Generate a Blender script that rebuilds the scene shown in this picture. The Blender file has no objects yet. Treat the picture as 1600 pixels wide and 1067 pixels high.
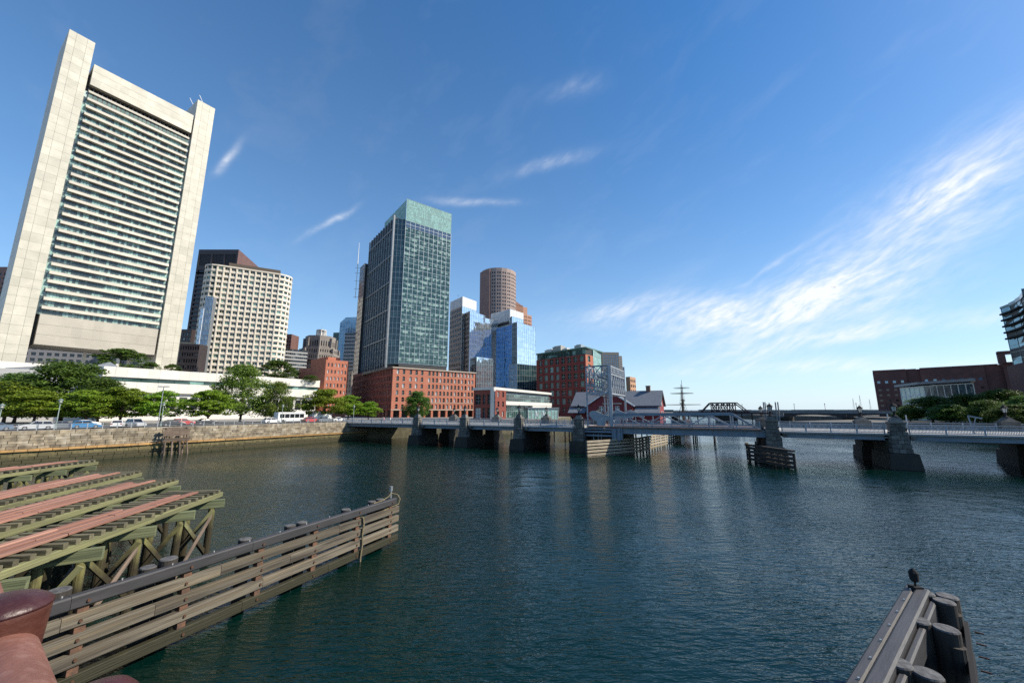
import bpy, bmesh, math, random
from mathutils import Vector, Matrix
R = math.radians
random.seed(11)
sc = bpy.context.scene
COL = sc.collection

# ------------------------------------------------------------------ camera
cd = bpy.data.cameras.new('camera'); cam = bpy.data.objects.new('camera', cd); COL.objects.link(cam)
cam.location = (0, 0, 9.0)
cam.rotation_euler = (R(90 + 10.1), 0, 0)
cd.sensor_width = 36; cd.lens = 36 * 606 / 1600
cd.clip_start = .1; cd.clip_end = 20000
sc.camera = cam

# ------------------------------------------------------------------ light
SUN_EL, SUN_AZ = R(40), R(92)          # azimuth clockwise from +Y (the view), so the sun stands off to the right
SUN_DIR = Vector((math.sin(SUN_AZ) * math.cos(SUN_EL), math.cos(SUN_AZ) * math.cos(SUN_EL), math.sin(SUN_EL)))
sl = bpy.data.lights.new('sun', 'SUN'); so = bpy.data.objects.new('sun', sl); COL.objects.link(so)
sl.energy = 5.0; sl.angle = R(.5); sl.color = (1, .91, .76)
so.rotation_euler = (-SUN_DIR).to_track_quat('-Z', 'Y').to_euler(); so.location = (200, 0, 200)
sc.view_settings.view_transform = 'Standard'; sc.view_settings.look = 'None'
sc.view_settings.exposure = .42; sc.view_settings.gamma = 1
sc.cycles.max_bounces = 6; sc.cycles.diffuse_bounces = 3; sc.cycles.glossy_bounces = 4
sc.cycles.transparent_max_bounces = 8; sc.cycles.sample_clamp_direct = 8; sc.cycles.sample_clamp_indirect = 5
sc.cycles.caustics_reflective = False; sc.cycles.caustics_refractive = False
sc.cycles.use_denoising = False

world = bpy.data.worlds.new('World'); sc.world = world; world.use_nodes = True
wt = world.node_tree; wn = wt.nodes; wl = wt.links; wn.clear()
def wmath(op, a, b=None, c=None, clamp=False):
    n = wn.new('ShaderNodeMath'); n.operation = op; n.use_clamp = clamp
    for i, x in enumerate((a, b, c)):
        if x is None: continue
        if isinstance(x, (int, float)): n.inputs[i].default_value = x
        else: wl.new(x, n.inputs[i])
    return n.outputs[0]
def wvec(op, a, b):
    n = wn.new('ShaderNodeVectorMath'); n.operation = op
    for i, x in enumerate((a, b)):
        if isinstance(x, (tuple, list, Vector)): n.inputs[i].default_value = x
        else: wl.new(x, n.inputs[i])
    return n.outputs['Value'] if op == 'DOT_PRODUCT' else n.outputs[0]
sky = wn.new('ShaderNodeTexSky'); sky.sky_type = 'NISHITA'; sky.sun_disc = False
sky.sun_elevation = SUN_EL; sky.sun_rotation = SUN_AZ
sky.air_density = 1.0; sky.dust_density = .45; sky.ozone_density = 2.6; sky.altitude = 0
hsv = wn.new('ShaderNodeHueSaturation'); hsv.inputs['Saturation'].default_value = 1.5; hsv.inputs['Hue'].default_value = .503
hsv.inputs['Value'].default_value = 1.0
wl.new(sky.outputs[0], hsv.inputs['Color'])
tc = wn.new('ShaderNodeTexCoord'); D = tc.outputs['Generated']
# cirrus: wisps drawn out along bands of the sky, given as directions (azimuth right of the view, elevation, half length, half width, tilt, weight)
def wdir(az, el): return Vector((math.sin(az) * math.cos(el), math.cos(az) * math.cos(el), math.sin(el)))
BANDS = [(15, 13.6, 7, 1.8, 4, .5), (24, 12.6, 7, 2.6, 2, .6), (32, 11.4, 9, 3.0, 8, .68), (39.5, 12.6, 8, 3.6, 20, .74), (45.5, 16, 7.5, 4.4, 33, .78), (50.5, 20, 6.5, 2.8, 33, .68), (55, 23, 4, 1.2, 32, .45),
         (44, 8.3, 11, .8, 4, .9), (36, 8.0, 8, 1.3, 8, .55), (39, 5, 14, .8, -2, .85), (34.5, 17.2, 3.6, .28, 28, .5), (7, 35, 4.5, .8, 10, .5), (-6, 29.8, 5, .5, 3, .5),
         (-26.9, 24.6, 3.0, .35, 38, .7), (-39, 28.4, 1.8, .35, 60, .8), (10.7, 42.9, 3, 1, 10, .22)]
acc = None
nzw = wn.new('ShaderNodeTexNoise'); nzw.inputs['Scale'].default_value = 6; nzw.inputs['Detail'].default_value = 2
wl.new(D, nzw.inputs['Vector'])
warp = wvec('SCALE', nzw.outputs['Color'], (0, 0, 0)); warp.node.inputs['Scale'].default_value = .05
Dw = wvec('ADD', D, warp); Dw = wvec('SUBTRACT', Dw, (.025, .025, .025))
for az, el, hl, hw, tilt, wgt in BANDS:
    c = wdir(R(az), R(el)); rt = Vector((math.cos(R(az)), -math.sin(R(az)), 0)); up = rt.cross(c)
    t = R(tilt); e1 = rt * math.cos(t) + up * math.sin(t); e2 = -rt * math.sin(t) + up * math.cos(t)
    a = wvec('DOT_PRODUCT', Dw, e1 / math.sin(R(hl))); b = wvec('DOT_PRODUCT', Dw, e2 / math.sin(R(hw)))
    f = wmath('GREATER_THAN', wvec('DOT_PRODUCT', D, c), 0)
    g = wmath('POWER', 2.718, wmath('MULTIPLY', wmath('MULTIPLY_ADD', a, a, wmath('MULTIPLY', b, b)), -1.0))
    g = wmath('MULTIPLY', wmath('MULTIPLY', g, f), wgt)
    acc = g if acc is None else wmath('ADD', acc, g)
def wnoise(vec, scale, detail, rough, dist):
    n = wn.new('ShaderNodeTexNoise'); wl.new(vec, n.inputs['Vector'])
    n.inputs['Scale'].default_value = scale; n.inputs['Detail'].default_value = detail
    n.inputs['Roughness'].default_value = rough; n.inputs['Distortion'].default_value = dist
    return n.outputs['Fac']
mp = wn.new('ShaderNodeMapping'); mp.vector_type = 'TEXTURE'; mp.inputs['Rotation'].default_value = (0, R(-24), R(-45)); mp.inputs['Scale'].default_value = (1, .6, .28)
wl.new(Dw, mp.inputs['Vector'])
w1 = wnoise(mp.outputs[0], 5, 4, .6, 0)
w2 = wnoise(mp.outputs[0], 26, 3, .6, 0)
tex = wmath('MULTIPLY_ADD', w1, 1.7, -.38, clamp=True)
tex = wmath('MULTIPLY', tex, wmath('MULTIPLY_ADD', w2, 2.6, -.25))
fac = wmath('MULTIPLY', acc, tex)
fac = wmath('ADD', fac, wmath('MULTIPLY', wmath('SUBTRACT', w1, .52, clamp=True), .16), clamp=True)
# the pale moist air that lies along the horizon all round
sep = wn.new('ShaderNodeSeparateXYZ'); wl.new(D, sep.inputs[0])
hz = wmath('POWER', 2.718, wmath('MULTIPLY', wmath('ABSOLUTE', sep.outputs['Z']), -2.7))
mixh = wn.new('ShaderNodeMix'); mixh.data_type = 'RGBA'
wl.new(wmath('MULTIPLY', hz, .72), mixh.inputs['Factor']); wl.new(hsv.outputs[0], mixh.inputs['A']); mixh.inputs['B'].default_value = (4.4, 6.0, 7.7, 1)
mixc = wn.new('ShaderNodeMix'); mixc.data_type = 'RGBA'
wl.new(wmath('MULTIPLY', fac, .93), mixc.inputs['Factor']); wl.new(mixh.outputs['Result'], mixc.inputs['A'])
mixc.inputs['B'].default_value = (6.8, 7.0, 7.3, 1)
bg = wn.new('ShaderNodeBackground'); bg.inputs['Strength'].default_value = .113
wl.new(mixc.outputs['Result'], bg.inputs['Color'])
world.cycles.sampling_method = 'MANUAL'; world.cycles.sample_map_resolution = 512
wo = wn.new('ShaderNodeOutputWorld'); wl.new(bg.outputs[0], wo.inputs['Surface'])

# ------------------------------------------------------------------ mesh helpers
class MB:
    """collects geometry (world coordinates unless the thing is turned) and becomes ONE mesh object"""
    def __init__(s): s.v = []; s.f = []; s.m = []
    def face(s, pts, m=0):
        i = len(s.v); s.v += [tuple(p) for p in pts]; s.f.append(tuple(range(i, i + len(pts)))); s.m.append(m)
    def hexa(s, a, m=0):        # 8 points: bottom ring 0-3 (counter clockwise from above), top ring 4-7
        i = len(s.v); s.v += [tuple(p) for p in a]
        for q in ((3, 2, 1, 0), (4, 5, 6, 7), (0, 1, 5, 4), (1, 2, 6, 5), (2, 3, 7, 6), (3, 0, 4, 7)):
            s.f.append(tuple(i + k for k in q)); s.m.append(m)
        return s
    def box(s, x0, x1, y0, y1, z0, z1, m=0):
        return s.hexa([(x0, y0, z0), (x1, y0, z0), (x1, y1, z0), (x0, y1, z0), (x0, y0, z1), (x1, y0, z1), (x1, y1, z1), (x0, y1, z1)], m)
    def fbox(s, fr, a0, a1, o0, o1, z0, z1, m=0):   # box in a face frame (along, outward, up)
        P = fr.p
        return s.hexa([P(a0, o1, z0), P(a1, o1, z0), P(a1, o0, z0), P(a0, o0, z0), P(a0, o1, z1), P(a1, o1, z1), P(a1, o0, z1), P(a0, o0, z1)], m)
    def prism(s, poly, z0, z1, m=0, top=True, mt=None):
        n = len(poly)
        for k in range(n):
            a, b = poly[k], poly[(k + 1) % n]
            s.face([(a[0], a[1], z0), (b[0], b[1], z0), (b[0], b[1], z1), (a[0], a[1], z1)], m)
        if top: s.face([(p[0], p[1], z1) for p in poly], m if mt is None else mt)
        return s
    def bar(s, p, q, w, h, m=0):
        p, q = Vector(p), Vector(q); d = (q - p).normalized()
        sx = d.cross(Vector((0, 0, 1)))
        if sx.length < .01: sx = Vector((1, 0, 0))
        sx.normalize(); u = sx.cross(d); a = sx * w / 2; b = u * h / 2
        s.hexa([p - a - b, p + a - b, q + a - b, q - a - b, p - a + b, p + a + b, q + a + b, q - a + b], m)
        return s
    def tube(s, p, q, r0, r1=None, n=8, m=0, caps=True):
        r1 = r0 if r1 is None else r1
        p, q = Vector(p), Vector(q); d = (q - p).normalized()
        x = d.cross(Vector((0, 0, 1)));
        if x.length < .01: x = Vector((1, 0, 0))
        x.normalize(); y = d.cross(x); i = len(s.v)
        for c, r in ((p, r0), (q, r1)):
            for k in range(n):
                t = 2 * math.pi * k / n; s.v.append(tuple(c + x * (r * math.cos(t)) + y * (r * math.sin(t))))
        for k in range(n):
            j = (k + 1) % n; s.f.append((i + k, i + j, i + n + j, i + n + k)); s.m.append(m)
        if caps:
            s.f.append(tuple(i + k for k in reversed(range(n)))); s.m.append(m)
            s.f.append(tuple(i + n + k for k in range(n))); s.m.append(m)
        return s
    def lathe(s, c, prof, n=12, m=0):
        i = len(s.v)
        for r, z in prof:
            for k in range(n):
                t = 2 * math.pi * k / n; s.v.append((c[0] + r * math.cos(t), c[1] + r * math.sin(t), c[2] + z))
        for a in range(len(prof) - 1):
            for k in range(n):
                j = (k + 1) % n; s.f.append((i + a * n + k, i + a * n + j, i + a * n + n + j, i + a * n + n + k)); s.m.append(m)
        s.f.append(tuple(i + k for k in reversed(range(n)))); s.m.append(m)
        e = i + (len(prof) - 1) * n; s.f.append(tuple(e + k for k in range(n))); s.m.append(m)
        return s
    def mesh(s, name, mats, off=(0, 0, 0), smooth=False):
        me = bpy.data.meshes.new(name)
        me.from_pydata([(a - off[0], b - off[1], c - off[2]) for a, b, c in s.v], [], s.f)
        for x in (mats if isinstance(mats, (list, tuple)) else [mats]): me.materials.append(x)
        if any(s.m): me.polygons.foreach_set('material_index', s.m)
        if smooth: me.polygons.foreach_set('use_smooth', [True] * len(me.polygons))
        me.update(); return me
class Fr:
    """frame of a vertical face: a runs left to right seen from outside, o outward"""
    def __init__(s, p0, p1):
        s.o = Vector((p0[0], p0[1], 0)); d = Vector((p1[0] - p0[0], p1[1] - p0[1], 0)); s.L = d.length; s.d = d / s.L
        s.n = Vector((s.d.y, -s.d.x, 0)); s.rz = math.atan2(s.d.y, s.d.x)
    def p(s, a, o, z):
        return (s.o.x + s.d.x * a + s.n.x * o, s.o.y + s.d.y * a + s.n.y * o, z)
    def xy(s, a, o=0): return s.p(a, o, 0)[:2]
def newobj(name, data, parent=None):
    o = bpy.data.objects.new(name, data); COL.objects.link(o)
    if parent: o.parent = parent
    return o
def tag(o, label=None, cat=None, group=None, kind=None):
    if label: o['label'] = label
    if cat: o['category'] = cat
    if group: o['group'] = group
    if kind: o['kind'] = kind
    return o
def thing(name, label, cat, loc=(0, 0, 0), rz=0, group=None):
    o = newobj(name, None); o.location = loc; o.rotation_euler = (0, 0, rz); o.empty_display_size = .2
    return tag(o, label, cat, group)
def part(t, name, mb, mats, kind=None, label=None, smooth=False, local=False):
    off = (0, 0, 0) if local else world_off(t)
    o = newobj(name, mb.mesh(name, mats, off, smooth), t); tag(o, label, kind=kind); return o
def world_off(t):
    x = Vector((0, 0, 0))
    while t: x += t.location; t = t.parent
    return x
def solo(name, mb, mats, label, cat, loc=(0, 0, 0), group=None, kind=None, smooth=False):
    o = newobj(name, mb.mesh(name, mats, loc, smooth)); o.location = loc; return tag(o, label, cat, group, kind)
def struct(name, mb, mats): return tag(newobj(name, mb.mesh(name, mats)), kind='structure')
def inst(t, name, mesh, loc, rz=0, scale=None, mat=None):
    o = newobj(name, mesh, t)
    off = world_off(t)
    if mat is not None: m = mat.copy(); m.translation = m.translation - off; o.matrix_basis = m
    else:
        o.location = Vector(loc) - off; o.rotation_euler = (0, 0, rz)
        if scale: o.scale = scale
    return o
_beam = {}
def beam_mesh(L, w, h, mat, ch=None):
    k = (round(L, 2), round(w, 3), round(h, 3), mat.name, ch)
    if k in _beam: return _beam[k]
    c = min(w, h) * .09 if ch is None else ch; a, b = w / 2, h / 2
    sec = [(-a + c, -b), (a - c, -b), (a, -b + c), (a, b - c), (a - c, b), (-a + c, b), (-a, b - c), (-a, -b + c)]
    mb = MB(); n = 8
    mb.v = [(-L / 2, y, z) for y, z in sec] + [(L / 2, y, z) for y, z in sec]
    for k2 in range(n):
        j = (k2 + 1) % n; mb.f.append((k2, k2 + n, j + n, j)); mb.m.append(0)
    mb.f.append(tuple(range(n))); mb.f.append(tuple(reversed(range(n, 2 * n)))); mb.m += [0, 0]
    _beam[k] = mb.mesh('beam', mat); return _beam[k]
_rod = {}
def rod_mesh(L, r0, r1, mat, n=10):
    k = (round(L, 2), r0, r1, mat.name, n)
    if k not in _rod: _rod[k] = MB().tube((-L / 2, 0, 0), (L / 2, 0, 0), r0, r1, n).mesh('rod', mat)
    return _rod[k]
def along(p, q, roll=0):
    p, q = Vector(p), Vector(q); x = (q - p).normalized(); z = Vector((0, 0, 1))
    if abs(x.z) > .98: z = Vector((0, 1, 0))
    y = z.cross(x).normalized(); z = x.cross(y); c = (p + q) / 2
    m = Matrix(((x.x, y.x, z.x, c.x), (x.y, y.y, z.y, c.y), (x.z, y.z, z.z, c.z), (0, 0, 0, 1)))
    return m @ Matrix.Rotation(roll, 4, 'X') if roll else m
def beam(t, name, p, q, w, h, mat, roll=0, ch=None):
    return inst(t, name, beam_mesh((Vector(q) - Vector(p)).length, w, h, mat, ch), None, mat=along(p, q, roll))
def rod(t, name, p, q, r, mat, r1=None, n=10):
    return inst(t, name, rod_mesh((Vector(q) - Vector(p)).length, r, r if r1 is None else r1, mat, n), None, mat=along(p, q))

# ------------------------------------------------------------------ materials
def M(name, c1, c2=None, scale=.5, rough=.75, metal=0., rnd=0., isl=0., bump=0., bscale=8., coord='world', stretch=(1, 1, 1), spec=.5, ramp=(.35, .65), c3=None, s3=.2, amt3=.5, detail=5, tide=None):
    m = bpy.data.materials.new(name); m.use_nodes = True; nt = m.node_tree; n = nt.nodes; l = nt.links
    b = n['Principled BSDF']; b.inputs['Roughness'].default_value = rough; b.inputs['Metallic'].default_value = metal
    b.inputs['Specular IOR Level'].default_value = spec
    b.inputs['Base Color'].default_value = (*c1, 1)
    if coord == 'world': src = n.new('ShaderNodeNewGeometry').outputs['Position']
    else: src = n.new('ShaderNodeTexCoord').outputs['Object']
    if coord == 'object':       # shift the grain from piece to piece
        oi = n.new('ShaderNodeObjectInfo'); ad = n.new('ShaderNodeVectorMath'); ad.operation = 'MULTIPLY_ADD'
        l.new(oi.outputs['Random'], ad.inputs[0]); ad.inputs[1].default_value = (37, 19, 53); l.new(src, ad.inputs[2]); src = ad.outputs[0]
    mp = n.new('ShaderNodeMapping'); mp.inputs['Scale'].default_value = stretch; l.new(src, mp.inputs[0]); V = mp.outputs[0]
    out = None
    def noise(s, d=detail):
        t = n.new('ShaderNodeTexNoise'); t.inputs['Scale'].default_value = s; t.inputs['Detail'].default_value = d
        l.new(V, t.inputs['Vector']); return t.outputs['Fac']
    def mix(f, a, bb):
        x = n.new('ShaderNodeMix'); x.data_type = 'RGBA'
        if isinstance(f, float): x.inputs['Factor'].default_value = f
        else: l.new(f, x.inputs['Factor'])
        for k, y in (('A', a), ('B', bb)):
            if isinstance(y, tuple): x.inputs[k].default_value = (*y, 1)
            else: l.new(y, x.inputs[k])
        return x.outputs['Result']
    def rampf(f, lo, hi):
        x = n.new('ShaderNodeMapRange'); x.inputs['From Min'].default_value = lo; x.inputs['From Max'].default_value = hi
        l.new(f, x.inputs['Value']); return x.outputs['Result']
    if c2 is not None: out = mix(rampf(noise(scale), *ramp), c1, c2)
    if c3 is not None:
        f = rampf(noise(s3), .5, .68); x = n.new('ShaderNodeMath'); x.operation = 'MULTIPLY'; l.new(f, x.inputs[0]); x.inputs[1].default_value = amt3
        out = mix(x.outputs[0], out if out else c1, c3)
    if rnd or isl:
        hs = n.new('ShaderNodeHueSaturation'); src2 = None
        if rnd: src2 = n.new('ShaderNodeObjectInfo').outputs['Random']; amt = rnd
        if isl: src2 = n.new('ShaderNodeNewGeometry').outputs['Random Per Island']; amt = isl
        x = n.new('ShaderNodeMapRange'); l.new(src2, x.inputs['Value']); x.inputs['To Min'].default_value = 1 - amt; x.inputs['To Max'].default_value = 1 + amt
        l.new(x.outputs['Result'], hs.inputs['Value'])
        if out is None: hs.inputs['Color'].default_value = (*c1, 1)
        else: l.new(out, hs.inputs['Color'])
        out = hs.outputs[0]
    if tide:
        tz, tcol = tide; sx = n.new('ShaderNodeSeparateXYZ'); l.new(n.new('ShaderNodeNewGeometry').outputs['Position'], sx.inputs[0])
        tn = n.new('ShaderNodeTexNoise'); tn.inputs['Scale'].default_value = 2.2; tn.inputs['Detail'].default_value = 4; l.new(n.new('ShaderNodeNewGeometry').outputs['Position'], tn.inputs['Vector'])
        ad2 = n.new('ShaderNodeMath'); ad2.operation = 'MULTIPLY_ADD'; l.new(tn.outputs['Fac'], ad2.inputs[0]); ad2.inputs[1].default_value = -1.1; l.new(sx.outputs['Z'], ad2.inputs[2])
        out = mix(rampf(ad2.outputs[0], tz - .3, tz - 1.1), out if out is not None else c1, tcol)
    if out is not None: l.new(out, b.inputs['Base Color'])
    if bump:
        bp = n.new('ShaderNodeBump'); bp.inputs['Strength'].default_value = bump; bp.inputs['Distance'].default_value = .05
        l.new(noise(bscale, 4), bp.inputs['Height']); l.new(bp.outputs[0], b.inputs['Normal'])
    return m
def glass(name, dark, light, share=.35, rough=.04, island=False, spec=.6, ior=1.55, metal=0., wav=0., wscale=.3):
    """window glass: most panes show a dark room, a share shows pale blinds"""
    m = bpy.data.materials.new(name); m.use_nodes = True; nt = m.node_tree; n = nt.nodes; l = nt.links; b = n['Principled BSDF']
    b.inputs['Roughness'].default_value = rough; b.inputs['Specular IOR Level'].default_value = spec; b.inputs['IOR'].default_value = ior
    b.inputs['Metallic'].default_value = metal
    rn = n.new('ShaderNodeNewGeometry').outputs['Random Per Island'] if island else n.new('ShaderNodeObjectInfo').outputs['Random']
    if island:      # a storey or a run of rooms tends to have its blinds alike
        oi = n.new('ShaderNodeObjectInfo').outputs['Random']; ad = n.new('ShaderNodeMath'); ad.operation = 'MULTIPLY_ADD'; l.new(oi, ad.inputs[0]); ad.inputs[1].default_value = 7.31; l.new(rn, ad.inputs[2])
        fr_ = n.new('ShaderNodeMath'); fr_.operation = 'FRACT'; l.new(ad.outputs[0], fr_.inputs[0])
        mpp = n.new('ShaderNodeMapping'); mpp.inputs['Scale'].default_value = (.10, .10, .55); l.new(n.new('ShaderNodeNewGeometry').outputs['Position'], mpp.inputs[0])
        nn = n.new('ShaderNodeTexNoise'); nn.inputs['Scale'].default_value = 1; nn.inputs['Detail'].default_value = 2; l.new(mpp.outputs[0], nn.inputs['Vector'])
        k = n.new('ShaderNodeMath'); k.operation = 'MULTIPLY_ADD'; l.new(nn.outputs['Fac'], k.inputs[0]); k.inputs[1].default_value = 2.0; k.inputs[2].default_value = -.78
        k2 = n.new('ShaderNodeMath'); k2.operation = 'ADD'; k2.use_clamp = True; hf = n.new('ShaderNodeMath'); hf.operation = 'MULTIPLY'; hf.inputs[1].default_value = .55; l.new(fr_.outputs[0], hf.inputs[0]); l.new(hf.outputs[0], k2.inputs[0]); l.new(k.outputs[0], k2.inputs[1]); rn = k2.outputs[0]
    cr = n.new('ShaderNodeValToRGB'); e = cr.color_ramp.elements
    e[0].position = 0; e[0].color = (*dark, 1); e[1].position = max(.02, 1 - share - .02); e[1].color = (*[x * 1.7 for x in dark], 1)
    e2 = e.new(min(.985, 1 - share)); e2.color = (*[(a * .6 + .4 * d) for a, d in zip(light, dark)], 1); e3 = e.new(1.); e3.color = (*light, 1)
    l.new(rn, cr.inputs[0]); l.new(cr.outputs[0], b.inputs['Base Color'])
    if wav:
        t = n.new('ShaderNodeTexNoise'); t.inputs['Scale'].default_value = wscale; t.inputs['Detail'].default_value = 2
        l.new(n.new('ShaderNodeNewGeometry').outputs['Position'], t.inputs['Vector'])
        bp = n.new('ShaderNodeBump'); bp.inputs['Strength'].default_value = 1; bp.inputs['Distance'].default_value = wav
        l.new(t.outputs['Fac'], bp.inputs['Height']); l.new(bp.outputs[0], b.inputs['Normal'])
    return m
# ------------------------------------------------------------------ material library
mm = {}
mm['fed'] = M('pale_aluminium_panel', (.555, .53, .445), (.475, .455, .38), .25, .5, rnd=.08, spec=.35)
mm['fed_side'] = M('pale_side_panel', (.56, .53, .45), (.49, .46, .39), .2, .55, isl=.06)
mm['fed_core'] = M('pale_joint', (.30, .285, .25), rough=.8)
mm['fed_sp'] = M('pale_spandrel', (.44, .405, .34), (.38, .35, .295), .15, .5, rnd=.05)
mm['fed_fasc'] = M('white_fascia', (.68, .655, .585), (.60, .58, .52), .2, .5, isl=.05)
mm['dark'] = M('dark_recess', (.025, .026, .028), rough=.6)
mm['fed_glass'] = glass('mint_window', (.05, .066, .062), (.34, .50, .44), .46, .08, True)
mm['fed_glass2'] = glass('grey_green_window', (.10, .14, .12), (.20, .26, .22), .4, .06, True)
mm['louvre'] = M('dark_louvre', (.04, .04, .042), rough=.5, isl=.3)
mm['white'] = M('white_wall', (.66, .64, .59), (.58, .56, .52), .12, .6, isl=.04)
mm['whiteplain'] = M('white_paint', (.8, .8, .78), rough=.45)
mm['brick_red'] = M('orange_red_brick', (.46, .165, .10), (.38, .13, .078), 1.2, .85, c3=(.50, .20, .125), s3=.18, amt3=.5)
mm['brick_dark'] = M('dark_and_shaded_red_brick', (.23, .058, .04), (.17, .045, .033), 1.0, .85, c3=(.26, .08, .06), s3=.2, amt3=.4)  # dark brick walls, and shade put into the warehouse's side colour
mm['brick_deep'] = M('deep_red_brick', (.25, .052, .04), (.19, .04, .032), .8, .85)
mm['brick_court'] = M('purple_brown_brick', (.125, .056, .05), (.095, .044, .04), .3, .85, c3=(.19, .085, .068), s3=.05, amt3=.6)
mm['stonetrim'] = M('limestone_trim', (.45, .38, .31), (.38, .32, .26), .6, .8)
mm['brownblack'] = M('black_brown_granite', (.035, .026, .028), (.045, .034, .034), .2, .5)
mm['brownlit'] = M('brown_and_sunlit_granite', (.16, .085, .07), (.13, .07, .06), .2, .6)  # plain brown walls, and sunlight put into the dark tower's flank
mm['keywhite'] = M('cream_precast', (.74, .68, .58), (.68, .62, .52), .15, .7, isl=.03)
mm['deco'] = M('grey_granite', (.25, .225, .20), (.19, .17, .155), .15, .85)
mm['slate'] = M('grey_metal', (.22, .24, .26), (.18, .20, .22), .5, .5, metal=.3)
mm['steel'] = M('light_steel_mullion', (.42, .47, .48), rough=.35, metal=.5)
mm['greensteel'] = M('green_grey_mullion', (.30, .38, .36), rough=.4, metal=.3)
mm['aw_glass'] = glass('green_tower_glass', (.018, .045, .045), (.06, .11, .105), .3, .03, True, wav=.012)
mm['aw_blind'] = glass('tower_glass_row', (.03, .065, .065), (.34, .47, .41), .40, .04, True)
mm['aw_crown'] = glass('pale_green_crown_glass', (.22, .37, .33), (.27, .43, .38), .5, .1, True)
mm['aw_left'] = glass('blue_black_glass', (.02, .03, .045), (.10, .12, .14), .2, .03, True, spec=.9, ior=1.9, wav=.02)
mm['win_dark'] = glass('sash_glass', (.012, .014, .018), (.55, .56, .55), .38, .06)
mm['win_dark_i'] = glass('small_window_glass', (.012, .014, .018), (.25, .27, .28), .15, .06, True)
mm['win_green'] = glass('green_window_glass', (.015, .035, .032), (.16, .32, .27), .22, .06)
mm['win_green_i'] = glass('green_small_glass', (.02, .045, .042), (.2, .36, .32), .3, .06, True)
mm['ic_light'] = glass('pale_blue_mirror_glass', (.76, .84, .94), (.86, .92, .98), .5, .05, True, metal=.92, wav=.05, wscale=.22)
mm['ic_blue'] = glass('deep_blue_mirror_glass', (.035, .11, .26), (.06, .17, .36), .4, .05, True, metal=.6, wav=.05, wscale=.25)
mm['ic_dark'] = glass('dark_teal_glass', (.012, .03, .04), (.05, .10, .11), .3, .05, True, wav=.04)
mm['ic_stone'] = M('tan_stone_band', (.42, .36, .31), (.36, .31, .27), .3, .75, isl=.1)
mm['ribs'] = M('white_ribbed_metal', (.74, .75, .75), (.66, .67, .68), .4, .45, isl=.08)
mm['blueglass'] = glass('sky_blue_glass', (.10, .22, .42), (.25, .42, .62), .4, .05, True, metal=.4, wav=.06)
mm['farglass'] = glass('soft_blue_glass', (.10, .20, .30), (.24, .38, .48), .5, .06, True, metal=.3)
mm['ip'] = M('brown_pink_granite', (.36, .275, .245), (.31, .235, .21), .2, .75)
mm['ip_o'] = M('orange_pink_granite', (.42, .22, .15), (.36, .19, .13), .2, .75)
mm['concrete'] = M('concrete', (.42, .41, .38), (.34, .33, .31), .4, .85, bump=.2, bscale=3)
mm['asphalt'] = M('asphalt', (.06, .06, .062), (.045, .045, .047), 1.5, .9)
mm['paving'] = M('paving', (.30, .28, .25), (.24, .225, .2), .8, .9)
mm['roofgrey'] = M('roof_membrane', (.22, .22, .22), (.17, .17, .17), .3, .9)
mm['iron'] = M('black_iron', (.018, .018, .02), rough=.85, spec=.2)
mm['copper'] = M('green_copper', (.09, .18, .15), (.07, .14, .12), .5, .6)

# ------------------------------------------------------------------ facade builders
def grid(n, L, frac, m0=0., m1=None):
    m1 = m0 if m1 is None else m1; p = (L - m0 - m1) / n
    return [(m0 + p * (i + .5 - frac / 2), m0 + p * (i + .5 + frac / 2)) for i in range(n)]
def vgrid(z0, n, h, lo, hi): return [(z0 + h * i + lo, z0 + h * i + hi) for i in range(n)]
def facade(wall, fr, z0, z1, cols, rows, dep=.35, m=0, arch=0.):
    P = fr.p; zs = z0
    for za, zb in rows:
        if za > zs + .001: wall.face([P(0, 0, zs), P(fr.L, 0, zs), P(fr.L, 0, za), P(0, 0, za)], m)
        a = 0
        for c0, c1 in cols:
            if c0 > a + .001: wall.face([P(a, 0, za), P(c0, 0, za), P(c0, 0, zb), P(a, 0, zb)], m)
            wall.face([P(c0, 0, za), P(c1, 0, za), P(c1, -dep, za), P(c0, -dep, za)], m)
            wall.face([P(c0, -dep, zb), P(c1, -dep, zb), P(c1, 0, zb), P(c0, 0, zb)], m)
            wall.face([P(c0, 0, za), P(c0, -dep, za), P(c0, -dep, zb), P(c0, 0, zb)], m)
            wall.face([P(c1, -dep, za), P(c1, 0, za), P(c1, 0, zb), P(c1, -dep, zb)], m)
            if arch:            # brick spandrels that round the head of the opening
                w = c1 - c0; cx = (c0 + c1) / 2; pts = [(cx + w / 2 * math.cos(t), zb - arch + arch * math.sin(t)) for t in (0, .5, 1.05, 1.57)]
                wall.face([P(c1, 0, zb)] + [P(x, 0, z) for x, z in reversed(pts)], m)
                wall.face([P(c0, 0, zb)] + [P(2 * cx - x, 0, z) for x, z in pts], m)
            a = c1
        if a < fr.L - .001: wall.face([P(a, 0, za), P(fr.L, 0, za), P(fr.L, 0, zb), P(a, 0, zb)], m)
        zs = zb
    if zs < z1 - .001: wall.face([P(0, 0, zs), P(fr.L, 0, zs), P(fr.L, 0, z1), P(0, 0, z1)], m)
_win = {}
def win_mesh(w, h, gm, fm, nx, ny, ft):
    k = (round(w, 2), round(h, 2), gm.name, fm.name, nx, ny)
    if k in _win: return _win[k]
    mb = MB(); a, b = w / 2, h / 2
    mb.face([(-a, 0, -b), (a, 0, -b), (a, 0, b), (-a, 0, b)], 0)
    for i in range(nx + 1): x = -a + w * i / nx; mb.box(max(-a, x - ft), min(a, x + ft), -.06, -.005, -b, b, 1)
    for i in range(ny + 1): z = -b + h * i / ny; mb.box(-a + ft, a - ft, -.055, -.006, max(-b, z - ft), min(b, z + ft), 1)
    _win[k] = mb.mesh('window', [gm, fm]); return _win[k]
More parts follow.
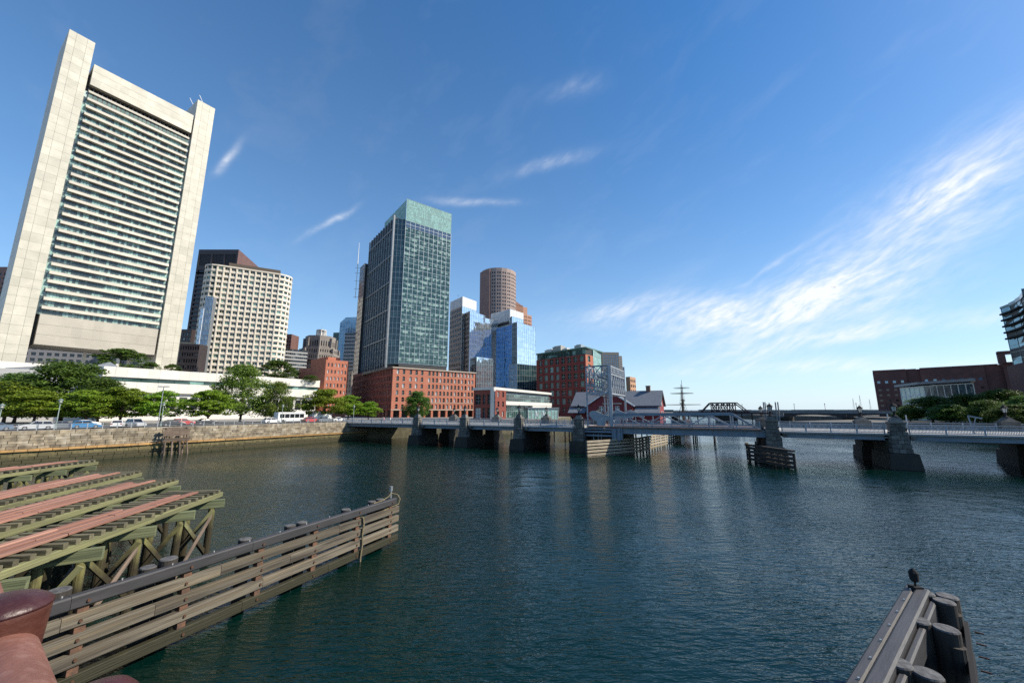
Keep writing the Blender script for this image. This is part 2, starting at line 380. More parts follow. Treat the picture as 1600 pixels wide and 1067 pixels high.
def windows(t, fr, cols, rows, dep, gm, fm, nx=1, ny=2, ft=.07, stuff=None, name='window', tilt=0.):
    """one object for each window, or quads into a joined mesh (stuff) where they are too small to pick apart"""
    for za, zb in rows:
        for c0, c1 in cols:
            if stuff is not None:
                j = [random.uniform(-tilt, tilt) for _ in range(4)]
                stuff.face([fr.p(c0, -dep + j[0], za), fr.p(c1, -dep + j[1], za), fr.p(c1, -dep + j[2], zb), fr.p(c0, -dep + j[3], zb)], 0)
            else:
                inst(t, name, win_mesh(c1 - c0, zb - za, gm, fm, nx, ny, ft), fr.p((c0 + c1) / 2, -dep, (za + zb) / 2), fr.rz)
def block(name, label, poly, z0, z1, wallm, faces, roofm=None, parapet=.8, cat='building', group=None):
    """a building on a footprint (counter clockwise); faces: edge -> dict(cols, rows, dep, glass, frame, nx, ny, joined)"""
    t = thing(name, label, cat, (poly[0][0], poly[0][1], z0), group=group)
    wall = MB(); joined = {}; n = len(poly)
    for k in range(n):
        fr = Fr(poly[k], poly[(k + 1) % n]); f = faces.get(k)
        if not f: wall.face([fr.p(0, 0, z0), fr.p(fr.L, 0, z0), fr.p(fr.L, 0, z1), fr.p(0, 0, z1)]); continue
        c = f['cols'] if isinstance(f['cols'], list) else grid(f['cols'][0], fr.L, *f['cols'][1:])
        dep = f.get('dep', .35); facade(wall, fr, z0, z1, c, f['rows'], dep, arch=f.get('arch', 0))
        if f.get('joined', True): windows(t, fr, c, f['rows'], dep, None, None, stuff=joined.setdefault(f['glass'].name, (f['glass'], MB()))[1], tilt=f.get('tilt', .01))
        else: windows(t, fr, c, f['rows'], dep, f['glass'], f['frame'], f.get('nx', 1), f.get('ny', 2))
    part(t, 'wall', wall, wallm)
    for gm, mb in joined.values(): part(t, 'window_panes', mb, gm, kind='stuff')
    r = MB(); r.face([(p[0], p[1], z1 - parapet) for p in poly]); part(t, 'roof', r, roofm or mm['roofgrey'])
    return t
def curtain(t, fr, a0, a1, z0, z1, nx, nz, gm, mull, o=0., mw=.09, tilt=.02, objs=False, hrow=None, vertical=True, name='pane'):
    """curtain wall: panes, each its own island and a hair out of true, and a grid of mullions"""
    pn = MB(); gr = MB(); dx = (a1 - a0) / nx; dz = (z1 - z0) / nz
    mesh = None
    if objs: mesh = MB().box(-dx / 2 + .03, dx / 2 - .03, 0, .04, -dz / 2 + .03, dz / 2 - .03).mesh('pane', gm)
    for i in range(nx):
        for j in range(nz):
            if objs:
                ob = inst(t, name, mesh, fr.p(a0 + dx * (i + .5), o, z0 + dz * (j + .5)), fr.rz + random.gauss(0, .004)); ob.rotation_euler.x = random.gauss(0, .004)
            else:
                q = [random.uniform(-tilt, tilt) for _ in range(4)]
                pn.face([fr.p(a0 + dx * i, o + q[0], z0 + dz * j), fr.p(a0 + dx * (i + 1), o + q[1], z0 + dz * j), fr.p(a0 + dx * (i + 1), o + q[2], z0 + dz * (j + 1)), fr.p(a0 + dx * i, o + q[3], z0 + dz * (j + 1))])
    if not objs: part(t, 'glass_panes', pn, gm, kind='stuff')
    if mull:
        for i in range(nx + 1): x = a0 + dx * i; gr.fbox(fr, x - mw / 2, x + mw / 2, o - .1, o + .1, z0, z1)
        for j in range(nz + 1): z = z0 + dz * j; gr.fbox(fr, a0, a1, o - .1, o + .08, z - mw / 2, z + mw / 2)
        part(t, 'mullion_grid', gr, mull, kind='stuff')
# ------------------------------------------------------------------ ground, water
GZ = 5.55
mw_ = bpy.data.materials.new('channel_water'); mw_.use_nodes = True
def water_material(m):
    nt = m.node_tree; n = nt.nodes; l = nt.links; b = n['Principled BSDF']
    b.inputs['Base Color'].default_value = (.0004, .0125, .0092, 1); b.inputs['Roughness'].default_value = .045; b.inputs['IOR'].default_value = 1.42
    pos = n.new('ShaderNodeNewGeometry').outputs['Position']
    def nz(scale, detail, rot, st):
        mp = n.new('ShaderNodeMapping'); mp.inputs['Rotation'].default_value = (0, 0, R(rot)); mp.inputs['Scale'].default_value = st
        l.new(pos, mp.inputs[0]); t = n.new('ShaderNodeTexNoise'); t.inputs['Scale'].default_value = scale; t.inputs['Detail'].default_value = detail
        t.inputs['Roughness'].default_value = .55; t.inputs['Distortion'].default_value = .3
        l.new(mp.outputs[0], t.inputs['Vector']); return t.outputs['Fac']
    def mt(op, a, c):
        x = n.new('ShaderNodeMath'); x.operation = op
        for i, y in enumerate((a, c)):
            if isinstance(y, (int, float)): x.inputs[i].default_value = y
            else: l.new(y, x.inputs[i])
        return x.outputs[0]
    big = nz(.22, 2, 20, (1, 1.5, 1)); mid = nz(1.75, 3, -12, (.62, 1.9, 1)); sml = nz(5.5, 2, 10, (.8, 1.7, 1))
    patch = nz(.035, 3, 40, (1, 1, 1))
    pr = n.new('ShaderNodeMapRange'); l.new(patch, pr.inputs['Value']); pr.inputs['From Min'].default_value = .35; pr.inputs['From Max'].default_value = .65
    pr.inputs['To Min'].default_value = .35; pr.inputs['To Max'].default_value = 1.45
    h = mt('ADD', mt('MULTIPLY', big, .16), mt('MULTIPLY', pr.outputs[0], mt('ADD', mt('MULTIPLY', mid, .11), mt('MULTIPLY', sml, .016))))
    bp = n.new('ShaderNodeBump'); bp.inputs['Strength'].default_value = 1; bp.inputs['Distance'].default_value = 1.0
    l.new(h, bp.inputs['Height']); l.new(bp.outputs[0], b.inputs['Normal'])
water_material(mw_)
wm = MB(); wm.face([(-1500, -400, 0), (9000, -400, 0), (9000, 9000, 0), (-1500, 9000, 0)]); struct('water', wm, mw_)
SW0, SW1 = Vector((-84, 67)), Vector((-47, 128)); SWD = (SW1 - SW0).normalized(); SWN = Vector((SWD.y, -SWD.x))
def quay(t, back, z=0):     # metres along the quay wall from its left end in view, metres back from its face
    p = SW0 + SWD * t - SWN * back; return Vector((p.x, p.y, z))
g = MB()
A = quay(-75, .5); B = quay(71.3, .5)
LAND = [(A.x, A.y), (B.x, B.y), (-30, 139), (0, 156), (18, 188), (34, 230), (60, 330), (120, 900), (300, 2400), (-4000, 4000), (-4000, -600), (-300, -400)]
g.prism(LAND, -2, GZ, 0, True, 1); struct('ground', g, [M('bank_stone', (.16, .14, .085), (.10, .09, .055), .8, .9, bump=.6, bscale=2), mm['paving']])
g = MB()
def strip(t0, t1, b0, b1, z): return [tuple(quay(t0, b0, z)), tuple(quay(t1, b0, z)), tuple(quay(t1, b1, z)), tuple(quay(t0, b1, z))]
g.face(strip(-80, 120, 3.2, 26, GZ + .006)); struct('road', g, mm['asphalt'])
g = MB()
g.prism([(118, 168), (150, 130), (270, 98), (900, 60), (900, 900), (420, 1500), (262, 420), (232, 232)], -2, 4.6); struct('ground_far_bank', g, M('bank_dark_ground', (.13, .12, .10), (.09, .085, .07), .3, .9))
# ------------------------------------------------------------------ the tall white slab tower on two piers
def white_tower():
    fr = Fr((-211, 156), (-179.1, 205.8)); L = fr.L
    t = thing('bank_tower', 'tall pale slab tower with two windowless end piers and banded floors', 'tower', (-211, 156, GZ))
    for nm, a0, a1 in (('pier', 0, 8.6), ('pier', L - 8.6, L)):
        p = MB().fbox(fr, a0 + .05, a1 - .05, -22.5, -.08, GZ, 188)
        pier = part(t, 'pier', p, mm['fed_core'])
        ws = (2.5, 3.6, 2.5); hs = 4.1; nrow = 41; ztop = 188
        meshes = [MB().box(-w / 2 + .03, w / 2 - .03, -.12, .2, -hs / 2 + .03, hs / 2 - .03).mesh('panel', mm['fed']) for w in ws]
        for r in range(nrow):
            a = a0
            for k, w in enumerate(ws):
                inst(pier, 'panel', meshes[k], fr.p(a + w / 2, -.02, ztop - hs * (r + .5)), fr.rz); a += w
        sd = MB()                                   # cladding of the end and inner sides
        for side in (0, 1):
            f2 = Fr(fr.xy(a0, -22.5), fr.xy(a0, 0)) if side == 0 else Fr(fr.xy(a1, 0), fr.xy(a1, -22.5))
            for r in range(44):
                for c in range(6):
                    z0 = ztop - hs * (r + 1)
                    if z0 > GZ: sd.fbox(f2, c * 3.75 + .05, c * 3.75 + 3.7, -.04, .02 + random.uniform(0, .03), z0 + .05, z0 + hs - .05)
        part(pier, 'side_cladding', sd, mm['fed_side'], kind='stuff')
        pier.location = (0, 0, 0)
    a0, a1 = 9.9, L - 9.5
    body = MB(); body.fbox(fr, 8.62, L - 8.62, -21, -3.2, 37.2, 172); part(t, 'core', body, mm['dark'])
    # blank belt at the foot and the blank crown
    belt = MB(); belt.fbox(fr, a0, a1, -20, .1, 37.1, 50.6); b = part(t, 'belt', belt, mm['fed_core'])
    pm = MB().box(-1.66, 1.66, -.1, .12, -2.2, 2.2).mesh('panel', mm['fed_sp'])
    n = 12
    for i in range(n):
        for j in range(3): inst(b, 'panel', pm, fr.p(a0 + 1.66 + (a1 - a0 - 3.32) * i / (n - 1), .12, 39.4 + j * 4.48), fr.rz)
    crown = MB(); crown.fbox(fr, a0 - .2, a1 + .2, -19, .1, 165.4, 176.8); b = part(t, 'crown', crown, mm['fed_core'])
    pm = MB().box(-1.68, 1.68, -.1, .12, -1.86, 1.86).mesh('panel', mm['fed'])
    for i in range(n):
        for j in range(3): inst(b, 'panel', pm, fr.p(a0 + 1.5 + (a1 - a0 - 3.0) * i / (n - 1), .12, 167.3 + j * 3.8), fr.rz)
    lou = MB()
    for i in range(26): x = a0 + (a1 - a0) * i / 25; lou.fbox(fr, x - .18, x + .18, -2.6, -1.6, 162.4, 165.4); lou.fbox(fr, x - .9, x + .7, -3.1, -2.9, 162.6, 164.6)
    part(t, 'louvre_storey', lou, mm['louvre'], kind='stuff')
    st = MB(); st.fbox(fr, a0, a1, -2.4, -.2, 161.4, 162.5); part(t, 'spandrel', st, mm['fed_sp'])
    w = MB(); npn = 24
    for i in range(npn):
        x0 = a0 + (a1 - a0) * i / npn; x1 = a0 + (a1 - a0) * (i + 1) / npn
        w.face([fr.p(x0 + .18, -.9, 158.9), fr.p(x1 - .18, -.9, 158.9), fr.p(x1 - .18, -.9, 161.4), fr.p(x0 + .18, -.9, 161.4)])
    part(t, 'attic_window', w, mm['fed_glass2'], kind='stuff')
    att = MB(); att.fbox(fr, a0, a1, -2.4, -.96, 158.8, 161.4); part(t, 'attic_frame', att, mm['louvre'])
    nf = 27; fh = (158.8 - 50.6) / nf
    spm = MB(); half = (a1 - a0) / 2
    spm.hexa([(-half, -.25, -.72), (half, -.25, -.72), (half, 2.6, -.72), (-half, 2.6, -.72), (-half, .1, .72), (half, .1, .72), (half, 2.6, .72), (-half, 2.6, .72)])
    spm = spm.mesh('spandrel', mm['fed_sp'])
    gl = MB(); npn = 44
    for k in range(nf):
        z = 50.6 + fh * k
        inst(t, 'spandrel', spm, fr.p((a0 + a1) / 2, 0, z + fh - .96), fr.rz)
        run = 0; light = random.random() < .4
        for i in range(npn):
            x0 = a0 - 1.2 + (a1 - a0 + 2.4) * i / npn; x1 = a0 - 1.2 + (a1 - a0 + 2.4) * (i + 1) / npn - .08
            gl.face([fr.p(x0, -1.25, z), fr.p(x1, -1.25, z), fr.p(x1, -1.25, z + fh), fr.p(x0, -1.25, z + fh)])
    part(t, 'window_band', gl, mm['fed_glass'], kind='stuff')
    back = MB(); back.fbox(fr, a0 - 1.2, a1 + 1.2, -3.2, -1.4, 50.6, 162); part(t, 'floor_edge', back, mm['greensteel'])
    leg = MB().box(-.6, .6, -.6, .6, 0, 37.1 - 26).mesh('column', mm['white'])
    for a, o in ((38, -6), (28, -16), (44, -16), (47, -7)): inst(t, 'column', leg, fr.p(a, o, 26.2), fr.rz)
    for a, o, h in ((L - 7.2, -9, 5), (L - 4.5, -3, 6)):
        rod(t, 'antenna', fr.p(a, o, 188), fr.p(a - 2.6, o - 1, 188 + h), .14, mm['whiteplain'])
    return t
white_tower()
def low_white_building():
    fr = Fr((-138.4, 131.1), (-96.8, 196.1)); L = fr.L
    t = thing('low_white_building', 'long low white building with two blank bands split by a dark slot', 'building', (-138.4, 131.1, GZ))
    D2 = -46
    core = MB(); core.fbox(fr, .6, L - .6, D2, -1.2, GZ, 22.6); part(t, 'wall', core, mm['white'])
    for z0, z1 in ((20.5, 23.9), (15.4, 19.0)):
        b = MB()
        n = 26
        for i in range(n):
            x0 = L * i / n; x1 = L * (i + 1) / n
            b.fbox(fr, x0 + .02, x1 - .02, -.9, .03 * (i % 2), z0, z1)
        s = Fr(fr.xy(0, D2), fr.xy(0, 0))
        for i in range(14): b.fbox(s, -D2 * i / 14 + .02, -D2 * (i + 1) / 14 - .02, -.9, .02, z0, z1)
        part(t, 'fascia_band', b, mm['fed_fasc'], kind='stuff')
    sl = MB()
    for i in range(16): sl.fbox(fr, .5 + (L - 1) * i / 16, .5 + (L - 1) * (i + 1) / 16 - .12, -.8, -.5, 19.0, 20.5)
    part(t, 'slot_window', sl, mm['win_green_i'], kind='stuff')
    lo = MB()
    for i in range(22): lo.fbox(fr, 1 + (L - 2) * i / 22 + .5, 1 + (L - 2) * (i + 1) / 22 - .5, -1.25, -1.1, 9.5, 14.0)
    part(t, 'lower_window', lo, mm['win_dark_i'], kind='stuff')
    for i in range(9):
        inst(t, 'column', MB().box(-.45, .45, -.45, .45, 0, 9.8).mesh('column', mm['white']) if i == 0 else t.children[-1].data, fr.p(1 + (L - 2) * i / 8, -.3, GZ), fr.rz)
    r = MB(); r.fbox(fr, .7, L - .7, D2 + .5, -1, 22.6, 22.7); part(t, 'roof', r, mm['roofgrey'])
    # plant housing with a sloping roof and the upper terrace behind
    u = MB(); u.fbox(fr, -36, 92, D2 - 9, D2 - 5, GZ, 27.2); part(t, 'terrace_wall', u, mm['white'])
    h = MB(); P = fr.p
    h.hexa([P(-5, -10, 22.7), P(9, -10, 22.7), P(9, -40, 22.7), P(-20, -40, 22.7), P(-2, -14, 23.2), P(4, -14, 26.6), P(4, -38, 27.6), P(-17, -38, 24)])
    part(t, 'plant_housing', h, mm['slate'])
    cp = MB(); cp.fbox(fr, 26, 52, -6.2, -4.4, 22.7, 24.4); part(t, 'roof_screen', cp, mm['slate'])
low_white_building()
def gap_block():
    fr = Fr((-338, 260), (-222, 318))
    block('office_block', 'cream and grey office block seen through the gap beneath the pale tower', [fr.xy(0), fr.xy(fr.L), fr.xy(fr.L, -25), fr.xy(0, -25)], GZ, 62, M('cream_block', (.50, .42, .29), (.2, .2, .21), .012, .8, ramp=(.48, .5)),
          {0: dict(cols=(34, .66), rows=vgrid(GZ, 14, 4, .9, 3.1), dep=.4, glass=mm['win_dark_i'])})
gap_block()
block('brown_edge_building', 'brown brick building glimpsed at the left edge behind the pale tower', [(-420, 300), (-402, 300), (-402, 325), (-420, 325)], GZ, 124, mm['brownlit'],
      {0: dict(cols=(5, .6), rows=vgrid(60, 15, 4, .8, 2.8), glass=mm['win_dark_i'])})
# ------------------------------------------------------------------ towers behind
def black_tower():
    fr = Fr((-282.4, 330), (-246.5, 330)); z1 = 152
    t = thing('dark_tower', 'dark brown-black tower with louvred top behind the cream curved block', 'tower', (-282, 330, GZ))
    poly = [fr.xy(0), fr.xy(fr.L), (-257, 375), (-292, 375)]
    wall = MB(); cols = grid(3, fr.L, .88, .8)
    rows = [(GZ + 8 + 4.1 * i, GZ + 8 + 4.1 * i + 2.2) for i in range(29)] + [(129.5, 132.5), (136.5, 147.5)]
    facade(wall, fr, GZ, z1, cols, rows, 1.0)
    part(t, 'wall', wall, mm['brownblack'])
    side = MB()
    for k in (1, 2, 3): f2 = Fr(poly[k], poly[(k + 1) % 4]); side.face([f2.p(0, 0, GZ), f2.p(f2.L, 0, GZ), f2.p(f2.L, 0, z1), f2.p(0, 0, z1)])
    part(t, 'side_wall', side, mm['brownlit'])  # sunlit flank: its brightness is put into a browner wall colour
    g = MB(); windows(t, fr, grid(24, fr.L, .95, .8), rows[:-1], .95, None, None, stuff=g); part(t, 'window_panes', g, glass('black_glass', (.008, .01, .016), (.03, .035, .05), .3, .08, True), kind='stuff')
    lv = MB()
    for c0, c1 in cols:
        for i in range(15): x = c0 + (c1 - c0) * (i + .5) / 15; lv.fbox(fr, x - .2, x + .2, -.95, -.4, 136.5, 147.5)
    part(t, 'louvre', lv, mm['brownblack'], kind='stuff')
    bk = MB(); bk.fbox(fr, .5, fr.L - .5, -1.2, -1.0, 136, 148); part(t, 'louvre_backing', bk, mm['dark'])
    r = MB(); r.face([(p[0], p[1], z1 - 1) for p in poly]); part(t, 'roof', r, mm['roofgrey'])
black_tower()
block('dark_slab', 'dark slab with a stepped top between pale tower and black tower', [(-291, 318), (-268, 318), (-268, 340), (-291, 340)], GZ, 76, mm['brownblack'],
      {0: dict(cols=(10, .8), rows=vgrid(GZ, 17, 4, .8, 3), dep=.3, glass=mm['win_dark_i'])})
block('low_dark_building', 'low dark building at the foot of the black tower', [(-206.5, 238), (-196, 240), (-197, 248), (-207.5, 246)], GZ, 50, mm['brownblack'],
      {0: dict(cols=(8, .8), rows=vgrid(GZ, 11, 4, .8, 3), dep=.3, glass=mm['win_dark_i'])})
def blue_slab():
    t = thing('blue_glass_slab', 'thin sky blue glass slab with a white stepped edge beside the curved block', 'building', (-208, 252, GZ))
    f1 = Fr((-206.4, 252), (-202.2, 253.6)); curtain(t, f1, 0, f1.L, GZ, 85, 6, 24, mm['blueglass'], mm['steel'], mw=.12, tilt=.05)
    f2 = Fr((-210.2, 254), (-206.4, 252)); curtain(t, f2, 0, f2.L, GZ, 76.5, 3, 20, mm['ic_light'], mm['ribs'], mw=.5, tilt=.06)
    b = MB(); b.prism([(-210, 254.3), (-206.4, 252.2), (-202.3, 253.8), (-203, 257.4), (-211, 257.5)], GZ, 76); part(t, 'core', b, mm['slate'])
    b = MB(); b.prism([(-206.3, 252.2), (-202.3, 253.8), (-203, 257.4), (-207.5, 256.5)], 76, 84.8); part(t, 'upper_core', b, mm['slate'])
blue_slab()
def curved_block():
    p, q = Vector((-211.5, 265)), Vector((-178, 284)); d = (q - p).normalized(); n = Vector((d.y, -d.x)); z0, z1 = GZ, 110.5; r = 8.5
    t = thing('curved_office_tower', 'cream precast tower with rounded corners and a grid of small windows', 'tower', (p.x, p.y, z0))
    def arc(c, a0, a1, k): return [c + (n * math.cos(a0 + (a1 - a0) * i / k) + d * math.sin(a0 + (a1 - a0) * i / k)) * r for i in range(k + 1)]
    pts = arc(p - n * r, -2.0, 0, 5) + arc(q - n * r, 0, 2.1, 5)
    pts += [q + d * 6 - n * 30, p - d * 6 - n * 30]
    wall = MB(); rows = vgrid(z0 + 3, 26, 3.98, 1.15, 3.05); bays = MB(); win = 0; rest = MB()
    N = len(pts)
    for k in range(N):
        fr = Fr(pts[k], pts[(k + 1) % N])
        if k >= N - 3: wall.face([fr.p(0, 0, z0), fr.p(fr.L, 0, z0), fr.p(fr.L, 0, z1), fr.p(0, 0, z1)]); continue
        flat = fr.L > 20; nc = 10 if flat else 1
        cols = grid(nc, fr.L, .72); facade(wall, fr, z0, z1, cols, rows, .55)
        if flat: windows(t, fr, cols, rows, .5, mm['win_green'], mm['keywhite'], 2, 1, .06)
        else: windows(t, fr, cols, rows, .5, None, None, stuff=rest)
        if flat:
            for i in range(nc + 1): bays.fbox(fr, fr.L * i / nc - .32, fr.L * i / nc + .32, .003, .5, z0, z1 - .4)
        for za, zb in rows: bays.fbox(fr, .02, fr.L - .02, .002, .22, zb + .35, zb + 1.35)
    part(t, 'wall', wall, mm['keywhite']); part(t, 'pilasters', bays, mm['keywhite'], kind='stuff'); part(t, 'corner_window_panes', rest, mm['win_green_i'], kind='stuff')
    rf = MB(); rf.face([(v.x, v.y, z1 - .6) for v in pts]); part(t, 'roof', rf, mm['roofgrey'])
    ph = MB(); f = Fr(p - n * 2.2 + d * 6, q - n * 2.2); ph.fbox(f, 0, f.L, -14, 0, z1 - .6, z1 + 5.2); part(t, 'penthouse', ph, M('brown_plant_room', (.11, .085, .065), rough=.7))
curved_block()
block('dark_red_tower', 'small dark red tower top right beside the cream curved tower', [(-253, 420), (-243, 420), (-243, 435), (-253, 435)], GZ, 92, mm['brownlit'],
      {0: dict(cols=(4, .6), rows=vgrid(30, 15, 4, .8, 2.6), glass=mm['win_dark_i'])})
block('striped_office', 'grey office block with horizontal white stripes right of the cream curved tower', [(-216, 356), (-198, 372), (-212, 392), (-236, 376)], GZ, 66, M('grey_stripe', (.36, .36, .35), rough=.7),
      {0: dict(cols=(14, .94), rows=vgrid(GZ, 18, 3.4, .9, 2.9), glass=mm['win_dark_i']), 3: dict(cols=(14, .94), rows=vgrid(GZ, 18, 3.4, .9, 2.9), glass=mm['win_dark_i'])})
def deco_tower():
    t = thing('stepped_stone_tower', 'grey stone stepped tower with octagonal top and white lantern', 'tower', (-228, 450, GZ))
    cx, cy = -228.5, 456; w = MB(); g = MB()
    def oct_(r): return [(cx + r * math.cos(R(22.5 + 45 * i)), cy + r * math.sin(R(22.5 + 45 * i))) for i in range(8)]
    def tier(poly, z0, z1, n, rows):
        for k in range(len(poly)):
            fr = Fr(poly[k], poly[(k + 1) % len(poly)]); c = grid(n, fr.L, .45, 1)
            facade(w, fr, z0, z1, c, rows, .5); windows(t, fr, c, rows, .45, None, None, stuff=g)
        w.face([(x, y, z1) for x, y in poly])
    tier([(cx - 24, cy - 14), (cx + 24, cy - 14), (cx + 24, cy + 16), (cx - 24, cy + 16)], GZ, 66, 12, vgrid(12, 12, 4.4, .6, 3))
    tier(oct_(22), 66, 74, 6, [(68, 71.5)]); tier(oct_(19.5), 74, 81, 5, [(75.5, 78.5)]); tier(oct_(16.5), 81, 95, 4, [(83, 89)])
    for k in range(8): x, y = oct_(17.2)[k]; w.box(x - 1, x + 1, y - 1, y + 1, 81, 92.5); x, y = oct_(20.6)[k]; w.box(x - .9, x + .9, y - .9, y + .9, 74, 80)
    part(t, 'wall', w, mm['deco']); part(t, 'window_panes', g, mm['win_dark_i'], kind='stuff')
    l = MB(); l.prism(oct_(5.6), 95, 96.5)
    for k in range(8): x, y = oct_(5)[k]; l.box(x - .5, x + .5, y - .5, y + .5, 96.5, 103)
    l.prism(oct_(5.6), 103, 104); l.prism(oct_(3.6), 96.5, 103); part(t, 'lantern', l, mm['white'])
    rod(t, 'flagpole', (cx, cy, 104), (cx, cy, 109), .15, mm['steel'])
deco_tower()
def brick_steps():
    t = thing('orange_brick_building', 'orange red brick building in three steps behind the low white building', 'building', (-109, 207.5, GZ))
    w = MB()
    f1 = Fr((-108.6, 208.2), (-96.5, 200)); f2 = Fr((-96.5, 200), (-88.2, 208.4))
    w.prism([(-116.5, 211.6), (-108.8, 208.4), (-103, 219), (-113, 223)], GZ, 31.6)
    w.face([f1.p(0, 0, GZ), f1.p(f1.L, 0, GZ), f1.p(f1.L, 0, 36), f1.p(0, 0, 36)])
    cols = grid(6, f2.L, .45, .5); rows = vgrid(GZ + .4, 8, 3.55, .9, 2.7)
    facade(w, f2, GZ, 35.2, cols, rows, .4); windows(t, f2, cols, rows, .35, mm['win_dark'], mm['stonetrim'], 1, 2, .05)
    w.prism([(-107.4, 208.8), (-96.6, 201.6), (-89.4, 209.2), (-98, 220)], GZ, 35)
    w.prism([(-106, 210.5), (-98, 205), (-93.6, 210), (-102, 216)], 35, 37.2)
    part(t, 'wall', w, mm['brick_red'])
brick_steps()
def far_glass():
    t = thing('far_blue_glass_tower', 'distant pale blue glass tower with slanted top behind the mast', 'tower', (-236, 520, GZ))
    f = Fr((-236, 520), (-200, 520)); curtain(t, f, 0, f.L, 60, 128, 10, 18, mm['farglass'], mm['steel'], mw=.25)
    c = MB(); c.fbox(f, .1, f.L - .1, -30, -.1, GZ, 128); part(t, 'core', c, mm['slate'])
    c = MB(); P = f.p; c.hexa([P(0, 0, 128), P(f.L, 0, 128), P(f.L, -30, 128), P(0, -30, 128), P(6, -3, 136), P(f.L, -3, 137), P(f.L, -30, 137), P(6, -30, 136)]); part(t, 'roof', c, mm['farglass'])
far_glass()
block('dark_striped_office', 'dark glass office with pale horizontal stripes left of the green glass tower', [(-184, 420), (-160, 418), (-156, 440), (-184, 442)], GZ, 93.5, M('pale_grey_band', (.34, .35, .36), rough=.6),
      {0: dict(cols=(9, .96), rows=vgrid(GZ, 22, 4, .9, 3.6), glass=glass('dark_band_glass', (.012, .016, .024), (.03, .045, .06), .3, .05, True))})
block('teal_glass_tower', 'narrow teal glass tower far behind the stepped stone tower', [(-263, 560), (-248, 558), (-246, 575), (-262, 577)], GZ, 122, mm['copper'],
      {0: dict(cols=(5, .9), rows=vgrid(60, 14, 4.2, .4, 3.6), glass=mm['win_green_i'])})
block('grey_brown_building', 'grey brown stone building between orange brick and dark brick blocks', [(-136, 302), (-119, 288), (-108, 300), (-122, 318)], GZ, 38, mm['deco'],
      {0: dict(cols=(6, .5), rows=vgrid(GZ, 8, 3.9, 1, 2.9), glass=mm['win_dark_i']), 1: dict(cols=(5, .5), rows=vgrid(GZ, 8, 3.9, 1, 2.9), glass=mm['win_dark_i'])})
